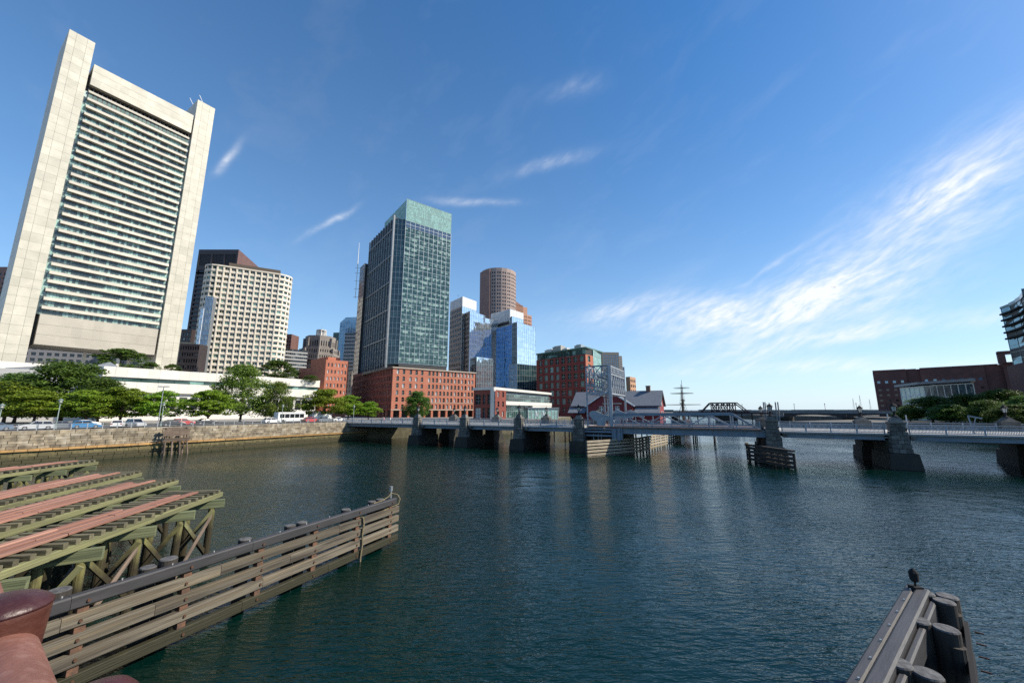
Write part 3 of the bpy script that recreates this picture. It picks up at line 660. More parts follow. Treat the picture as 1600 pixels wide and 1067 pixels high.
# ------------------------------------------------------------------ brick wharf building with the glass tower over it
BD = Vector((.79, .613)); BL = Vector((-.613, .79))      # its two street directions
BC = Vector((-58.4, 190))
def brick_wharf():
    z1 = 30.0; a = BC; b = a + BD * 47.6; c = b + BL * 47; d = a + BL * 47
    t = thing('brick_wharf_building', 'orange red brick warehouse with six rows of arched windows below the glass tower', 'building', (a.x, a.y, GZ))
    wall = MB(); trim = MB()
    f = Fr(a, b); L = f.L; rows = [(GZ + 4.35 + 3.42 * i, GZ + 4.35 + 3.42 * i + 2.25) for i in range(6)]; rows.append((rows[-1][1] + 1.25, rows[-1][1] + 1.25 + .01))
    rows = rows[:6]
    left = [(1.9 + 3.1 * i, 3.2 + 3.1 * i) for i in range(2)] + [(8.6 + 3.1 * i, 9.9 + 3.1 * i) for i in range(3)]
    right = [(18.9 + 2.19 * i, 20.12 + 2.19 * i) for i in range(13)]
    facade(wall, f, GZ + 3.6, z1, left + right, rows, .45, arch=.4)
    windows(t, f, left + right, rows, .4, mm['win_dark'], mm['stonetrim'], 1, 2, .06)
    for za, zb in rows:
        for c0, c1 in left + right: trim.fbox(f, c0 - .1, c1 + .1, .003, .1, za - .16, za)
    trim.fbox(f, -.1, L + .1, .003, .18, GZ + 3.6, GZ + 4.0); trim.fbox(f, 17.2, L + .1, .002, .14, GZ + 7.2, GZ + 7.4)
    trim.fbox(f, -.3, L + .3, .003, .45, z1 - .35, z1 + .25)
    part(t, 'stone_trim', trim, mm['stonetrim'], kind='stuff')
    part(t, 'wall', wall, mm['brick_red'])
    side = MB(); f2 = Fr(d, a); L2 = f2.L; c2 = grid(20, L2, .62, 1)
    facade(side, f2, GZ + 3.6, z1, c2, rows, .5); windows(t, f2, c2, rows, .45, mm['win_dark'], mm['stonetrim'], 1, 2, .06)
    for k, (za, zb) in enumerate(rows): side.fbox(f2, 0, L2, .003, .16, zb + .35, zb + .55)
    part(t, 'side_wall', side, mm['brick_dark'])  # side turned from the sun: shade put into a darker brick colour
    co = MB(); co.fbox(f2, -.4, L2 + .4, .002, .7, z1 - .6, z1 + .5); part(t, 'cornice', co, mm['brownblack'])
    bk = MB(); f3 = Fr(b, c); bk.face([f3.p(0, 0, GZ), f3.p(f3.L, 0, GZ), f3.p(f3.L, 0, z1), f3.p(0, 0, z1)])
    part(t, 'rear_wall', bk, mm['brick_dark'])
    # open arcade on the ground floor
    pm = MB().box(-.55, .55, -.5, .5, 0, 3.6).mesh('arcade_pier', mm['brick_red'])
    for i in range(12): inst(t, 'arcade_pier', pm, f.p(.6 + (L - 1.2) * i / 11, -.52, GZ), f.rz)
    for i in range(9): inst(t, 'arcade_pier', pm, f2.p(.6 + (L2 - 2.4) * i / 9, -.52, GZ), f2.rz)
    sh = MB(); sh.face([f.p(0, -3, GZ), f.p(L, -3, GZ), f.p(L, -3, GZ + 3.6), f.p(0, -3, GZ + 3.6)]); sh.face([f2.p(0, -3, GZ), f2.p(L2, -3, GZ), f2.p(L2, -3, GZ + 3.6), f2.p(0, -3, GZ + 3.6)])
    sh.face([tuple(a) + (GZ + 3.6,), tuple(d) + (GZ + 3.6,), tuple(c) + (GZ + 3.6,), tuple(b) + (GZ + 3.6,)])
    part(t, 'shopfront', sh, mm['dark'])
    rf = MB(); rf.face([tuple(a) + (z1 - .4,), tuple(b) + (z1 - .4,), tuple(c) + (z1 - .4,), tuple(d) + (z1 - .4,)]); part(t, 'roof', rf, mm['roofgrey'])
    # lower dark brick wing further along the side street
    e = d; g_ = d + BL * 20
    t2 = thing('dark_brick_wing', 'dark red brick block with small windows left of the brick warehouse', 'building', (e.x, e.y, GZ))
    w = MB(); f4 = Fr(g_, e - BL * -.3); c4 = grid(8, f4.L, .6, .5); facade(w, f4, GZ, 31, c4, rows, .4); windows(t2, f4, c4, rows, .35, mm['win_dark'], mm['stonetrim'], 1, 2, .06)
    f5 = Fr(g_ + BD * 20, g_); w.face([f5.p(0, 0, GZ), f5.p(f5.L, 0, GZ), f5.p(f5.L, 0, 31), f5.p(0, 0, 31)])
    part(t2, 'wall', w, mm['brick_dark'])
    rf = MB(); rf.face([tuple(g_) + (30.6,), tuple(e + BL * .3) + (30.6,), tuple(e + BD * 20) + (30.6,), tuple(g_ + BD * 20) + (30.6,)]); part(t2, 'roof', rf, mm['roofgrey'])
brick_wharf()
def glass_tower():
    C = Vector((-61.5, 209)); z0, z1 = 31.5, 131
    t = thing('green_glass_tower', 'green glass office tower with pale glass crown above the brick warehouse', 'tower', (C.x, C.y, z0))
    fr = Fr(C, C + BD * 29.5); L = fr.L
    nf = 26; zc = 113.5; fh = (zc - 34.5) / nf; nb = 10; bw = L / nb
    # front: each storey of each bay is a window pane over a spandrel pane
    lo = MB().box(-bw / 2 + .06, bw / 2 - .06, 0, .04, -fh * .24, fh * .24).mesh('spandrel_pane', mm['aw_glass'])
    thin = MB()
    for k in range(4): x = -bw / 2 + bw * k / 4; thin.box(x + .05, x + bw / 4 - .03, .0, .04, -fh * .24, fh * .24)
    thin = thin.mesh('window_pane', mm['aw_blind'])
    for j in range(nf):
        for i in range(nb):
            z = 34.5 + fh * j
            o = inst(t, 'window_pane', thin, fr.p(bw * (i + .5), 0, z + fh * .75), fr.rz + random.gauss(0, .003))
    for j in range(nf):
        for i in range(nb):
            z = 34.5 + fh * j; o = inst(t, 'spandrel_pane', lo, fr.p(bw * (i + .5), 0, z + fh * .25), fr.rz + random.gauss(0, .004)); o.rotation_euler.x = random.gauss(0, .004)
    gr = MB()
    for i in range(nb + 1): gr.fbox(fr, bw * i - .09, bw * i + .09, -.1, .14, 34.5, zc)
    for j in range(nf + 1): gr.fbox(fr, 0, L, -.1, .08, 34.5 + fh * j - .07, 34.5 + fh * j + .07)
    part(t, 'mullion_grid', gr, mm['steel'], kind='stuff')
    curtain(t, fr, 0, L, zc, 117.5, nb, 2, mm['aw_left'], mm['steel'], mw=.15)
    curtain(t, fr, 0, L, 117.5, z1, 40, 3, mm['aw_crown'], mm['greensteel'], o=.05, mw=.06)
    core = MB(); core.fbox(fr, .2, L - .2, -34, -.2, 31.5, 117.6); core.fbox(fr, .3, L - .3, -.9, -.1, 117.6, 130.9); part(t, 'core', core, mm['dark'])
    # notch at the corner, then the gridded flank
    n1 = fr.n
    fs = Fr(Vector(fr.xy(-5.5, -46)), Vector(fr.xy(-5.5, -3)))
    notch = Fr(fr.xy(-5.5, -3), fr.xy(0, 0)); curtain(t, notch, 0, notch.L, 34, 118, 3, 26, mm['ic_dark'], mm['steel'], mw=.1)
    curtain(t, fs, 0, fs.L - .8, 34, 112, 20, 28, mm['aw_left'], mm['greensteel'], mw=.1, tilt=.03)
    co = MB(); co.fbox(fs, .2, fs.L, -20, -.15, 31.5, 119); part(t, 'flank_core', co, mm['dark'])
    fm = MB()
    for i in range(11): x = (fs.L - .8) * i / 10; fm.fbox(fs, x - .22, x + .22, 0, .55, 31.6, 119)
    for z in (31.6, 48, 64, 80, 96, 112): fm.fbox(fs, 0, fs.L, 0, .6, z - .3, z + .35)
    fm.fbox(fs, fs.L - 1.2, fs.L + .4, -.2, .7, 31.6, 120)
    part(t, 'flank_frame', fm, mm['slate'], kind='stuff')
    tp = MB(); cr = MB()
    for i in range(10): x = (fs.L - .8) * i / 10; tp.fbox(fs, x + .5, x + 3.6, -.6, -.1, 112.5, 118.5)
    part(t, 'flank_louvre', tp, mm['louvre'], kind='stuff')
    curtain(t, Fr(fr.xy(0, -36), fr.xy(0, -.3)), 0, 35, 119, 130.5, 30, 3, mm['aw_crown'], mm['greensteel'], mw=.06)
    # the slimmer slab at the far end of the flank
    f7 = Fr(fr.xy(-7.6, -50), fr.xy(-7.6, -46.5)); s = MB(); s.fbox(f7, -7, 3.4, -6, -.1, 31.5, 103.8); part(t, 'end_slab', s, mm['dark'])
    curtain(t, Fr(f7.xy(-7, 0), f7.xy(3.4, 0)), 0, 10.4, 31.5, 104, 4, 26, mm['aw_left'], mm['ic_stone'], mw=.4)
    # set-back lobby over the brick roof and the corner column
    lb = MB(); lb.fbox(fr, 3, L - 3, -20, -4, 29.7, 34.4); part(t, 'lobby', lb, mm['win_green_i'])
    sf = MB(); sf.fbox(fr, 0, L, -34, -.2, 33.9, 34.5); part(t, 'soffit', sf, mm['slate'])
    cl = MB().box(-.9, .9, -.9, .9, 0, 4.6).mesh('column', mm['white'])
    inst(t, 'column', cl, fr.p(L - 1.4, -1.6, 29.6), fr.rz); inst(t, 'column', cl, fr.p(L - 5.5, -9, 29.6), fr.rz)
    # mast
    mx, my = f7.xy(-6, 2.2)
    m = part(t, 'mast', MB().tube((mx, my, 82), (mx, my, 104), .22, .22, 8).tube((mx, my, 104), (mx, my, 121), .30, .12, 8), mm['whiteplain'])
    for z in (83, 88.5, 94, 99.5, 103): beam(m, 'mast_bracket', (mx - 1.4, my, z), (mx + 2.6, my + .6, z), .18, .18, mm['slate'])
glass_tower()
# ------------------------------------------------------------------ blue glass hotel group
def hotel():
    t = thing('blue_glass_hotel', 'stepped hotel of pale and deep blue mirror glass with a tan stone flank', 'building', (-31, 280, GZ))
    st = MB(); pl = MB()
    def vol(poly, z0, z1, faces, name):
        c = MB(); n = len(poly); cx = sum(p[0] for p in poly) / n; cy = sum(p[1] for p in poly) / n
        c.prism([(x + (cx - x) * .05, y + (cy - y) * .05) for x, y in poly], z0, z1 - .1); part(t, name, c, mm['slate'])
        for k, (gm, nx, nz) in faces.items():
            f = Fr(poly[k], poly[(k + 1) % n])
            if gm == 'stone':
                rows = vgrid(z0 + 1.2, nz, (z1 - z0 - 1.5) / nz, .9, 2.8); cc = grid(nx, f.L, .66, .3)
                facade(st, f, z0, z1, cc, rows, .3); windows(t, f, cc, rows, .25, None, None, stuff=pl)
            else: curtain(t, f, 0, f.L, z0, z1, nx, nz, gm, mm['steel'], mw=.13, tilt=.035)
    vol([(-49.5, 301), (-37.7, 285), (-28.4, 299), (-40, 315)], GZ, 87, {0: ('stone', 7, 21), 1: (mm['ic_light'], 7, 21)}, 'rear_core')
    f0, f1 = Fr((-49.5, 301), (-37.7, 285)), Fr((-37.7, 285), (-28.4, 299)); c = MB(); c.prism([(-49.5, 301), (-37.7, 285), (-28.4, 299), (-40, 315)], 87, 94.4)
    for f, n in ((f0, 12), (f1, 12)):
        for i in range(n): c.fbox(f, f.L * i / n + .1, f.L * (i + 1) / n - .1, 0, .12, 87, 94.6)
    part(t, 'rooftop_screen', c, mm['ribs'], kind='stuff')
    vol([(-42.6, 297.5), (-31.2, 280), (-21, 295), (-32.4, 312)], GZ, 82, {0: ('stone', 8, 21), 1: (mm['ic_light'], 9, 22)}, 'left_core')
    vol([(-25, 301), (-20.9, 295.4), (-11.6, 306), (-16, 312)], GZ, 80.2, {0: (mm['ic_light'], 4, 21), 1: (mm['ic_light'], 7, 21)}, 'left_wing_core')
    vol([(-12.4, 301), (1.6, 286), (8, 292), (-6, 307)], GZ, 73, {0: (mm['ic_blue'], 9, 19)}, 'middle_core')
    vol([(.2, 287), (3.8, 283), (18.6, 302), (14, 307)], GZ, 74.2, {0: (mm['ic_dark'], 3, 19), 1: (mm['ic_light'], 10, 19)}, 'right_core')
    e1 = Fr((-17.8, 318), (-1.7, 300)); e2 = Fr((-1.7, 300), (9.5, 314))
    c = MB(); c.prism([(-17.8, 318), (-1.7, 300), (9.5, 314), (-6, 331)], 73, 88.6)
    for fr_, n in ((e1, 18), (e2, 14)):
        for i in range(n): c.fbox(fr_, fr_.L * i / n + .12, fr_.L * (i + 1) / n - .12, .0, .16, 79.5, 88.8)
    part(t, 'plant_screen', c, mm['ribs'], kind='stuff')
    d = MB(); d.fbox(e1, 5, e1.L - 1, .0, .3, 76.5, 79); part(t, 'plant_slot', d, mm['dark'])
    vol([(-1.5, 296), (0, 292.6), (9.2, 304.5), (7, 307)], 73, 81, {0: (mm['ic_dark'], 2, 2), 1: (mm['ic_light'], 6, 2)}, 'upper_core')
    vol([(-27, 250), (-22, 240), (-12.4, 250), (-17.4, 260)], GZ, 42, {0: (mm['ic_dark'], 4, 9), 1: (mm['ic_light'], 7, 9)}, 'front_core')
    vol([(-2, 274), (3.6, 268), (19, 280), (13.4, 286)], GZ, 41, {0: (mm['ic_blue'], 4, 9), 1: (mm['ic_dark'], 9, 9)}, 'front_right_core')
    part(t, 'stone_flank', st, mm['ic_stone']); part(t, 'flank_window', pl, mm['win_dark_i'], kind='stuff')
hotel()
def round_tower():
    cx, cy, r = -15.8, 432, 20.5; z1 = 166
    t = thing('round_brown_tower', 'brown pink granite tower with rounded front and small paired windows', 'tower', (cx, cy, GZ))
    n = 20; pts = [(cx + r * math.cos(R(-168 + 336 * i / n - 90 + 12)), cy + r * math.sin(R(-168 + 336 * i / n - 90 + 12))) for i in range(n + 1)]
    w = MB(); g = MB(); rows = vgrid(60, 25, 4.1, .9, 3.2)
    for k in range(n + 1):
        f = Fr(pts[k], pts[(k + 1) % (n + 1)])
        if f.L > 14: w.face([f.p(0, 0, GZ), f.p(f.L, 0, GZ), f.p(f.L, 0, z1), f.p(0, 0, z1)]); continue
        c = grid(2, f.L, .62, .5); facade(w, f, GZ, z1, c, rows, .5); windows(t, f, c, rows, .35, None, None, stuff=g)
    w.face([(x, y, z1 - 1) for x, y in pts])
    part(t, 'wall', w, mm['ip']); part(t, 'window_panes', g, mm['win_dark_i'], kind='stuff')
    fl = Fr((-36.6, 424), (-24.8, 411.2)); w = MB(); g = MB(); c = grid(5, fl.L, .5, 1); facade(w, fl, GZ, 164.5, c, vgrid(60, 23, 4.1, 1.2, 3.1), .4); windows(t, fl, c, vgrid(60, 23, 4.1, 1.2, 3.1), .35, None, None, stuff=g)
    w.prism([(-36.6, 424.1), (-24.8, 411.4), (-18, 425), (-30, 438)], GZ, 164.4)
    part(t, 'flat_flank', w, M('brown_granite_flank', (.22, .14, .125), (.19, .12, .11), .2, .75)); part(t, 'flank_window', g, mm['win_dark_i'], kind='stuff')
    w = MB(); g = MB()
    for p, q, h in (((2, 436), (13, 440), 130), ((13, 440), (18, 444), 128.5), ((18, 444), (23.5, 450), 120)):
        f = Fr(p, q); c = grid(3, f.L, .5, .4); rw = vgrid(70, 12, 4.1, 1, 3); facade(w, f, GZ, h, c, rw, .4); windows(t, f, c, rw, .35, None, None, stuff=g)
        w.fbox(f, .1, f.L - .1, -12, -.5, GZ, h - .2)
    w.hexa([(2, 436, 130), (13, 440, 128.6), (9, 450, 128.6), (-2, 446, 130), (2, 436, 136), (13, 440, 129), (9, 450, 129), (-2, 446, 136)])
    part(t, 'annex', w, mm['ip_o']); part(t, 'annex_window', g, mm['win_dark_i'], kind='stuff')
round_tower()
def pavilion():
    t = thing('waterfront_pavilion', 'low modern pavilion with white frame and ribbon windows beside the bridge', 'building', (-7.6, 160, GZ))
    f = Fr((-7.6, 160), (20.5, 212)); L = f.L
    w = MB(); w.fbox(f, .3, L, -9.5, -.8, GZ, 17.6); part(t, 'wall', w, mm['slate'])
    fr2 = MB()
    fr2.fbox(f, -.6, L + .6, -9.8, .8, 17.4, 18.5); fr2.fbox(f, -.6, L + .6, -1, .8, 11.4, 13.0); fr2.fbox(f, -.7, .5, -1, .9, GZ, 17.4); fr2.fbox(f, 36, L + .6, -1, .6, GZ, 11.4)
    part(t, 'white_frame', fr2, mm['white'])
    curtain(t, f, .5, L, 13.0, 16.2, 26, 2, mm['win_green_i'], mm['steel'], o=-.5, mw=.12)
    curtain(t, f, .5, 36, GZ + .4, 11.4, 18, 2, mm['win_green_i'], mm['steel'], o=-.6, mw=.12)
    lou = MB()
    for i in range(3): lou.fbox(f, 12, L, .1, .3, 13.9 + .8 * i, 14.1 + .8 * i)
    part(t, 'sunshade', lou, mm['slate'], kind='stuff')
    f2 = Fr((-16.1, 164.4), (-7.9, 159.7)); w = MB(); c = [(.8, 3.6), (4.6, 5.8), (6.9, 8.6)]; rows = [(GZ + .3, GZ + 4.6), (GZ + 6, GZ + 10)]
    facade(w, f2, GZ, 18.3, c, rows, .5); windows(t, f2, c, rows, .45, mm['win_dark'], mm['slate'], 2, 3, .07)
    part(t, 'brick_bay', w, mm['brick_dark'])
    f3 = Fr((-8.2, 159.7), (-7.4, 158.9)); w = MB(); w.fbox(f3, 0, 1.1, -.6, 0, GZ, 18.4); part(t, 'corner_pier', w, mm['white'])
    f4 = Fr((-6.8, 158.8), (-2.5, 166)); w = MB(); c = grid(2, f4.L, .35, .6); rows = [(GZ + 1 + 4 * i, GZ + 3.2 + 4 * i) for i in range(3)]
    facade(w, f4, GZ, 17.2, c, rows, .4); windows(t, f4, c, rows, .35, mm['win_dark'], mm['slate']); part(t, 'brick_return', w, mm['brick_dark'])
    # glazed kiosk on the terrace
    k = thing('glass_kiosk', 'small glass kiosk with pale green panes in front of the pavilion', 'kiosk', (8, 158, GZ))
    fk = Fr((6.5, 158), (19, 163)); curtain(k, fk, 0, fk.L, GZ, GZ + 4.2, 9, 1, mm['aw_crown'], mm['white'], mw=.18)
    c = MB(); c.fbox(fk, -.3, fk.L + .3, -5, .3, GZ + 4.2, GZ + 4.7); part(k, 'roof', c, mm['slate'])
    c = MB(); c.fbox(fk, .2, fk.L - .2, -4.6, -.3, GZ, GZ + 4.2); part(k, 'interior', c, mm['win_green_i'])
pavilion()
def red_block():
    a, b = (16.4, 259), (44, 230); f = Fr(a, b); L = f.L; z1 = 42.2
    t = thing('red_brick_office', 'deep red brick office block with big green windows and glass attic', 'building', (44, 230, GZ))
    w = MB(); c = [(2.2 + 4.78 * i, 5.1 + 4.78 * i) for i in range(8)]; rows = [(GZ + 2.2 + 5.05 * i, GZ + 5.8 + 5.05 * i) for i in range(7)]
    facade(w, f, GZ, z1, c, rows, .5); windows(t, f, c, rows, .45, mm['win_green'], mm['greensteel'], 2, 2, .09)
    part(t, 'wall', w, mm['brick_deep'])
    f2 = Fr(b, (50, 237)); w = MB(); c = [(2.6, 5.6)]; facade(w, f2, GZ, z1, c, rows, .5); windows(t, f2, c, rows, .45, mm['win_green'], mm['greensteel'], 2, 2, .09)
    part(t, 'sunlit_end_wall', w, mm['brick_red'])  # same brick as the front, with the sunlight put into its colour
    f3 = Fr((50, 237), (58, 251)); curtain(t, f3, 0, f3.L, GZ, 46, 6, 11, mm['aw_crown'], mm['greensteel'], mw=.25)
    at = Fr((17.2, 259.8), (44.4, 231.4)); curtain(t, at, 0, at.L, z1, 46, 16, 1, mm['win_green_i'], mm['copper'], mw=.3)
    c = MB(); c.prism([(17, 260), (44.5, 231.6), (50, 237.6), (57.8, 251.2), (38, 280), (30, 272)], GZ, 45.9); part(t, 'core', c, mm['dark'])
    c = MB(); c.fbox(at, -.5, at.L + .6, -3, .9, 46, 46.8); c.fbox(Fr((44.4, 231.4), (58.5, 251)), -.5, 24.6, -3, .9, 46.05, 46.85); part(t, 'roof_edge', c, mm['copper'])
    for a0, a1, h, m in ((3, 9, 3.2, 'white'), (10, 17, 4.6, 'concrete'), (18, 22, 2.4, 'white'), (28, 33, 3.4, 'steel')):
        c = MB(); c.fbox(at, a0, a1, -9, -4, 46, 46 + h); c.fbox(at, a0 + .6, a1 - .6, -8, -5, 46 + h, 46.6 + h); part(t, 'roof_plant', c, mm[m])
red_block()
def resid():
    t = thing('distant_apartment_tower', 'distant tan apartment tower with grey window columns above the red office', 'tower', (104, 500, GZ))
    w = MB(); g = MB(); rows = vgrid(20, 18, 3.3, .6, 2.7)
    for p, q, h, n in (((104.5, 500), (115, 500), 79, 4), ((115, 490), (137, 492), 82.5, 8), ((137, 499), (143.4, 501), 79, 3)):
        f = Fr(p, q); c = grid(n, f.L, .62, .8); facade(w, f, GZ, h, c, rows, .5); windows(t, f, c, rows, .4, None, None, stuff=g); w.fbox(f, .1, f.L - .1, -20, -.6, GZ, h)
    part(t, 'wall', w, M('tan_concrete', (.33, .28, .23), rough=.8)); part(t, 'window_panes', g, mm['farglass'], kind='stuff')
resid()
block('small_orange_block', 'small tan orange block with dark windows right of the bridge counterweight frame', [(88.5, 302), (91, 299.5), (98.3, 309), (95, 314)], GZ, 34.8, M('tan_orange_brick', (.48, .27, .16), rough=.8),
      {1: dict(cols=(3, .6), rows=vgrid(14, 5, 4, .8, 2.8), glass=mm['win_dark_i'])})
# ------------------------------------------------------------------ right bank
def court():
    t = thing('brick_courthouse', 'long dark purple brown brick courthouse with small square windows on the right bank', 'building', (284, 305, 4.6))
    w = MB(); g = MB(); w2 = MB()
    segs = [((284, 305), (297.5, 292.6), 40), ((299, 295), (303.5, 290.6), 40), ((303, 287.6), (325, 266), 40.2), ((326.5, 267.5), (331, 263), 40.4), ((330, 259.5), (372, 219), 41)]
    for k, (p, q, h) in enumerate(segs):
        f = Fr(p, q); n = max(1, int(f.L / 4)); c = grid(n, f.L, .38, .4)
        rows = [(8, 9.4), (12, 13.4), (16, 17.4), (20, 21.4), (24, 25.4), (29.8, 31.6)]
        facade(w, f, 4.6, h, c, rows, .5); windows(t, f, c, rows[:-1], .45, None, None, stuff=g)
        for c0, c1 in c: w2.face([f.p(c0, -.4, 29.8), f.p(c1, -.4, 29.8), f.p(c1, -.4, 31.6), f.p(c0, -.4, 31.6)])
        w.fbox(f, .1, f.L - .1, -30, -.6, 4.6, h - .3); w.fbox(f, 0, f.L, .002, .2, h - 1.2, h)
        for z in (10.6, 14.6, 18.6, 22.6): w.fbox(f, 0, f.L, .002, .1, z, z + .35)
    w.prism([(286.5, 306.5), (373, 222), (400, 250), (312, 335)], 4.6, 39.6)
    part(t, 'wall', w, mm['brick_court']); part(t, 'window_panes', g, mm['win_dark_i'], kind='stuff'); part(t, 'top_window', w2, mm['farglass'], kind='stuff')
    f = Fr((325, 257), (345, 237)); p = MB()
    p.fbox(f, 0, 3, -6, 0, 40, 47); p.fbox(f, 9, 12.5, -6, 0, 40, 47); p.fbox(f, 17, 24, -6, 0, 40, 47); p.fbox(f, 0, 24, -6, 0, 46, 48); part(t, 'roof_pergola', p, mm['brick_court'])
court()
def pale_glass():
    t = thing('glass_pavilion', 'glass fronted museum building with pale gridded end and flat roof behind trees', 'building', (195, 185, 4.6))
    f1 = Fr((203, 204), (195.4, 185)); curtain(t, f1, 0, f1.L, 4.6, 20.4, 5, 4, mm['aw_crown'], M('white_mullion', (.7, .72, .72), rough=.4), mw=.5, tilt=.1)
    f0 = Fr((214, 214), (203.5, 204.5)); curtain(t, f0, 0, f0.L, 4.6, 19, 4, 4, mm['win_green_i'], mm['greensteel'], mw=.3)
    f2 = Fr((195.4, 185), (195.5, 165)); curtain(t, f2, 0, f2.L, 4.6, 20.4, 7, 3, mm['ic_dark'], mm['steel'], mw=.35)
    c = MB(); c.prism([(203.3, 203.6), (195.8, 185), (195.9, 165.4), (213, 182), (218, 206)], 4.6, 20.2); part(t, 'interior', c, M('brick_interior', (.14, .07, .05), (.2, .16, .1), .2, .8))
    r = MB(); r.prism([(204, 208), (193.6, 186), (193.8, 162.5), (214, 181), (220, 210)], 21.2, 22.4); r.face([(204, 208, 21.2), (220, 210, 21.2), (214, 181, 21.2), (193.8, 162.5, 21.2), (193.6, 186, 21.2)]); part(t, 'roof', r, mm['slate'])
    m = MB(); m.prism([(198, 184), (198, 168), (211, 181), (212, 190)], 20.2, 21.2); part(t, 'clerestory', m, mm['ic_dark'])
pale_glass()
def curved_glass():
    t = thing('curved_glass_tower', 'curved blue green glass tower with dark balconies at right edge', 'tower', (195, 150, 4.6))
    pts = [(195.0, 150), (192.2, 145), (189, 140.5), (185.5, 136.4), (181.5, 132.6), (177, 129.2)]
    for k in range(5):
        f = Fr(pts[k], pts[k + 1]); curtain(t, f, 0, f.L, 26, 49.6 + .2 * k, 1, 9, glass('teal_curtain_glass', (.11, .23, .29), (.12, .25, .31), .35, .1, True, metal=.45) if k == 0 else bpy.data.materials['teal_curtain_glass'], mm['ic_dark'], mw=.14, tilt=.004)
        c = MB(); c.fbox(f, 0, f.L, -.5, .3, 48.8, 49.6 + .25 * k); part(t, 'roof_edge', c, mm['ic_dark'])
    c = MB(); c.prism(pts + [(230, 130), (230, 160)], 4.6, 48.6); part(t, 'core', c, mm['dark'])
    c = MB(); c.prism([(194, 151.5), (177.5, 131), (230, 131), (230, 161)], 4.6, 26); part(t, 'podium', c, mm['brick_court'])
    for j in range(5):
        z = 36.4 + 2.45 * j; b = MB()
        for k in range(4 if j < 4 else 3):
            f = Fr(pts[k], pts[k + 1]); b.fbox(f, -.05, f.L + .05, -.2, .8, z, z + .22); b.fbox(f, -.05, f.L + .05, .74, .79, z + .22, z + .62)
        part(t, 'balcony', b, mm['iron'])
curved_glass()
# ------------------------------------------------------------------ quay wall of granite blocks
mm['granite'] = M('quay_granite', (.30, .25, .175), (.15, .125, .09), 1.3, .9, rnd=.32, bump=.6, bscale=5, c3=(.40, .36, .29), s3=.8, amt3=.7)
mm['granite_s'] = M('quay_granite_far', (.30, .25, .175), (.15, .125, .09), 1.3, .9, isl=.32, bump=.6, bscale=5, c3=(.40, .36, .29), s3=.8, amt3=.7)
mm['tidal'] = M('tide_stained_granite', (.20, .165, .075), (.10, .088, .042), 1.2, .85, rnd=.25, tide=(1.5, (.05, .045, .02)), bump=.5, bscale=5, c3=(.28, .22, .10), s3=.6, amt3=.5)
mm['tidal_s'] = M('tide_stained_granite_far', (.20, .165, .075), (.10, .088, .042), 1.2, .85, isl=.25, tide=(1.5, (.05, .045, .02)), bump=.5, bscale=5)
mm['ochre'] = M('ochre_ledge', (.46, .27, .10), (.34, .21, .09), .9, .9, rnd=.2, bump=.4, bscale=6)
mm['joint'] = M('dark_joint', (.11, .095, .07), rough=.95)
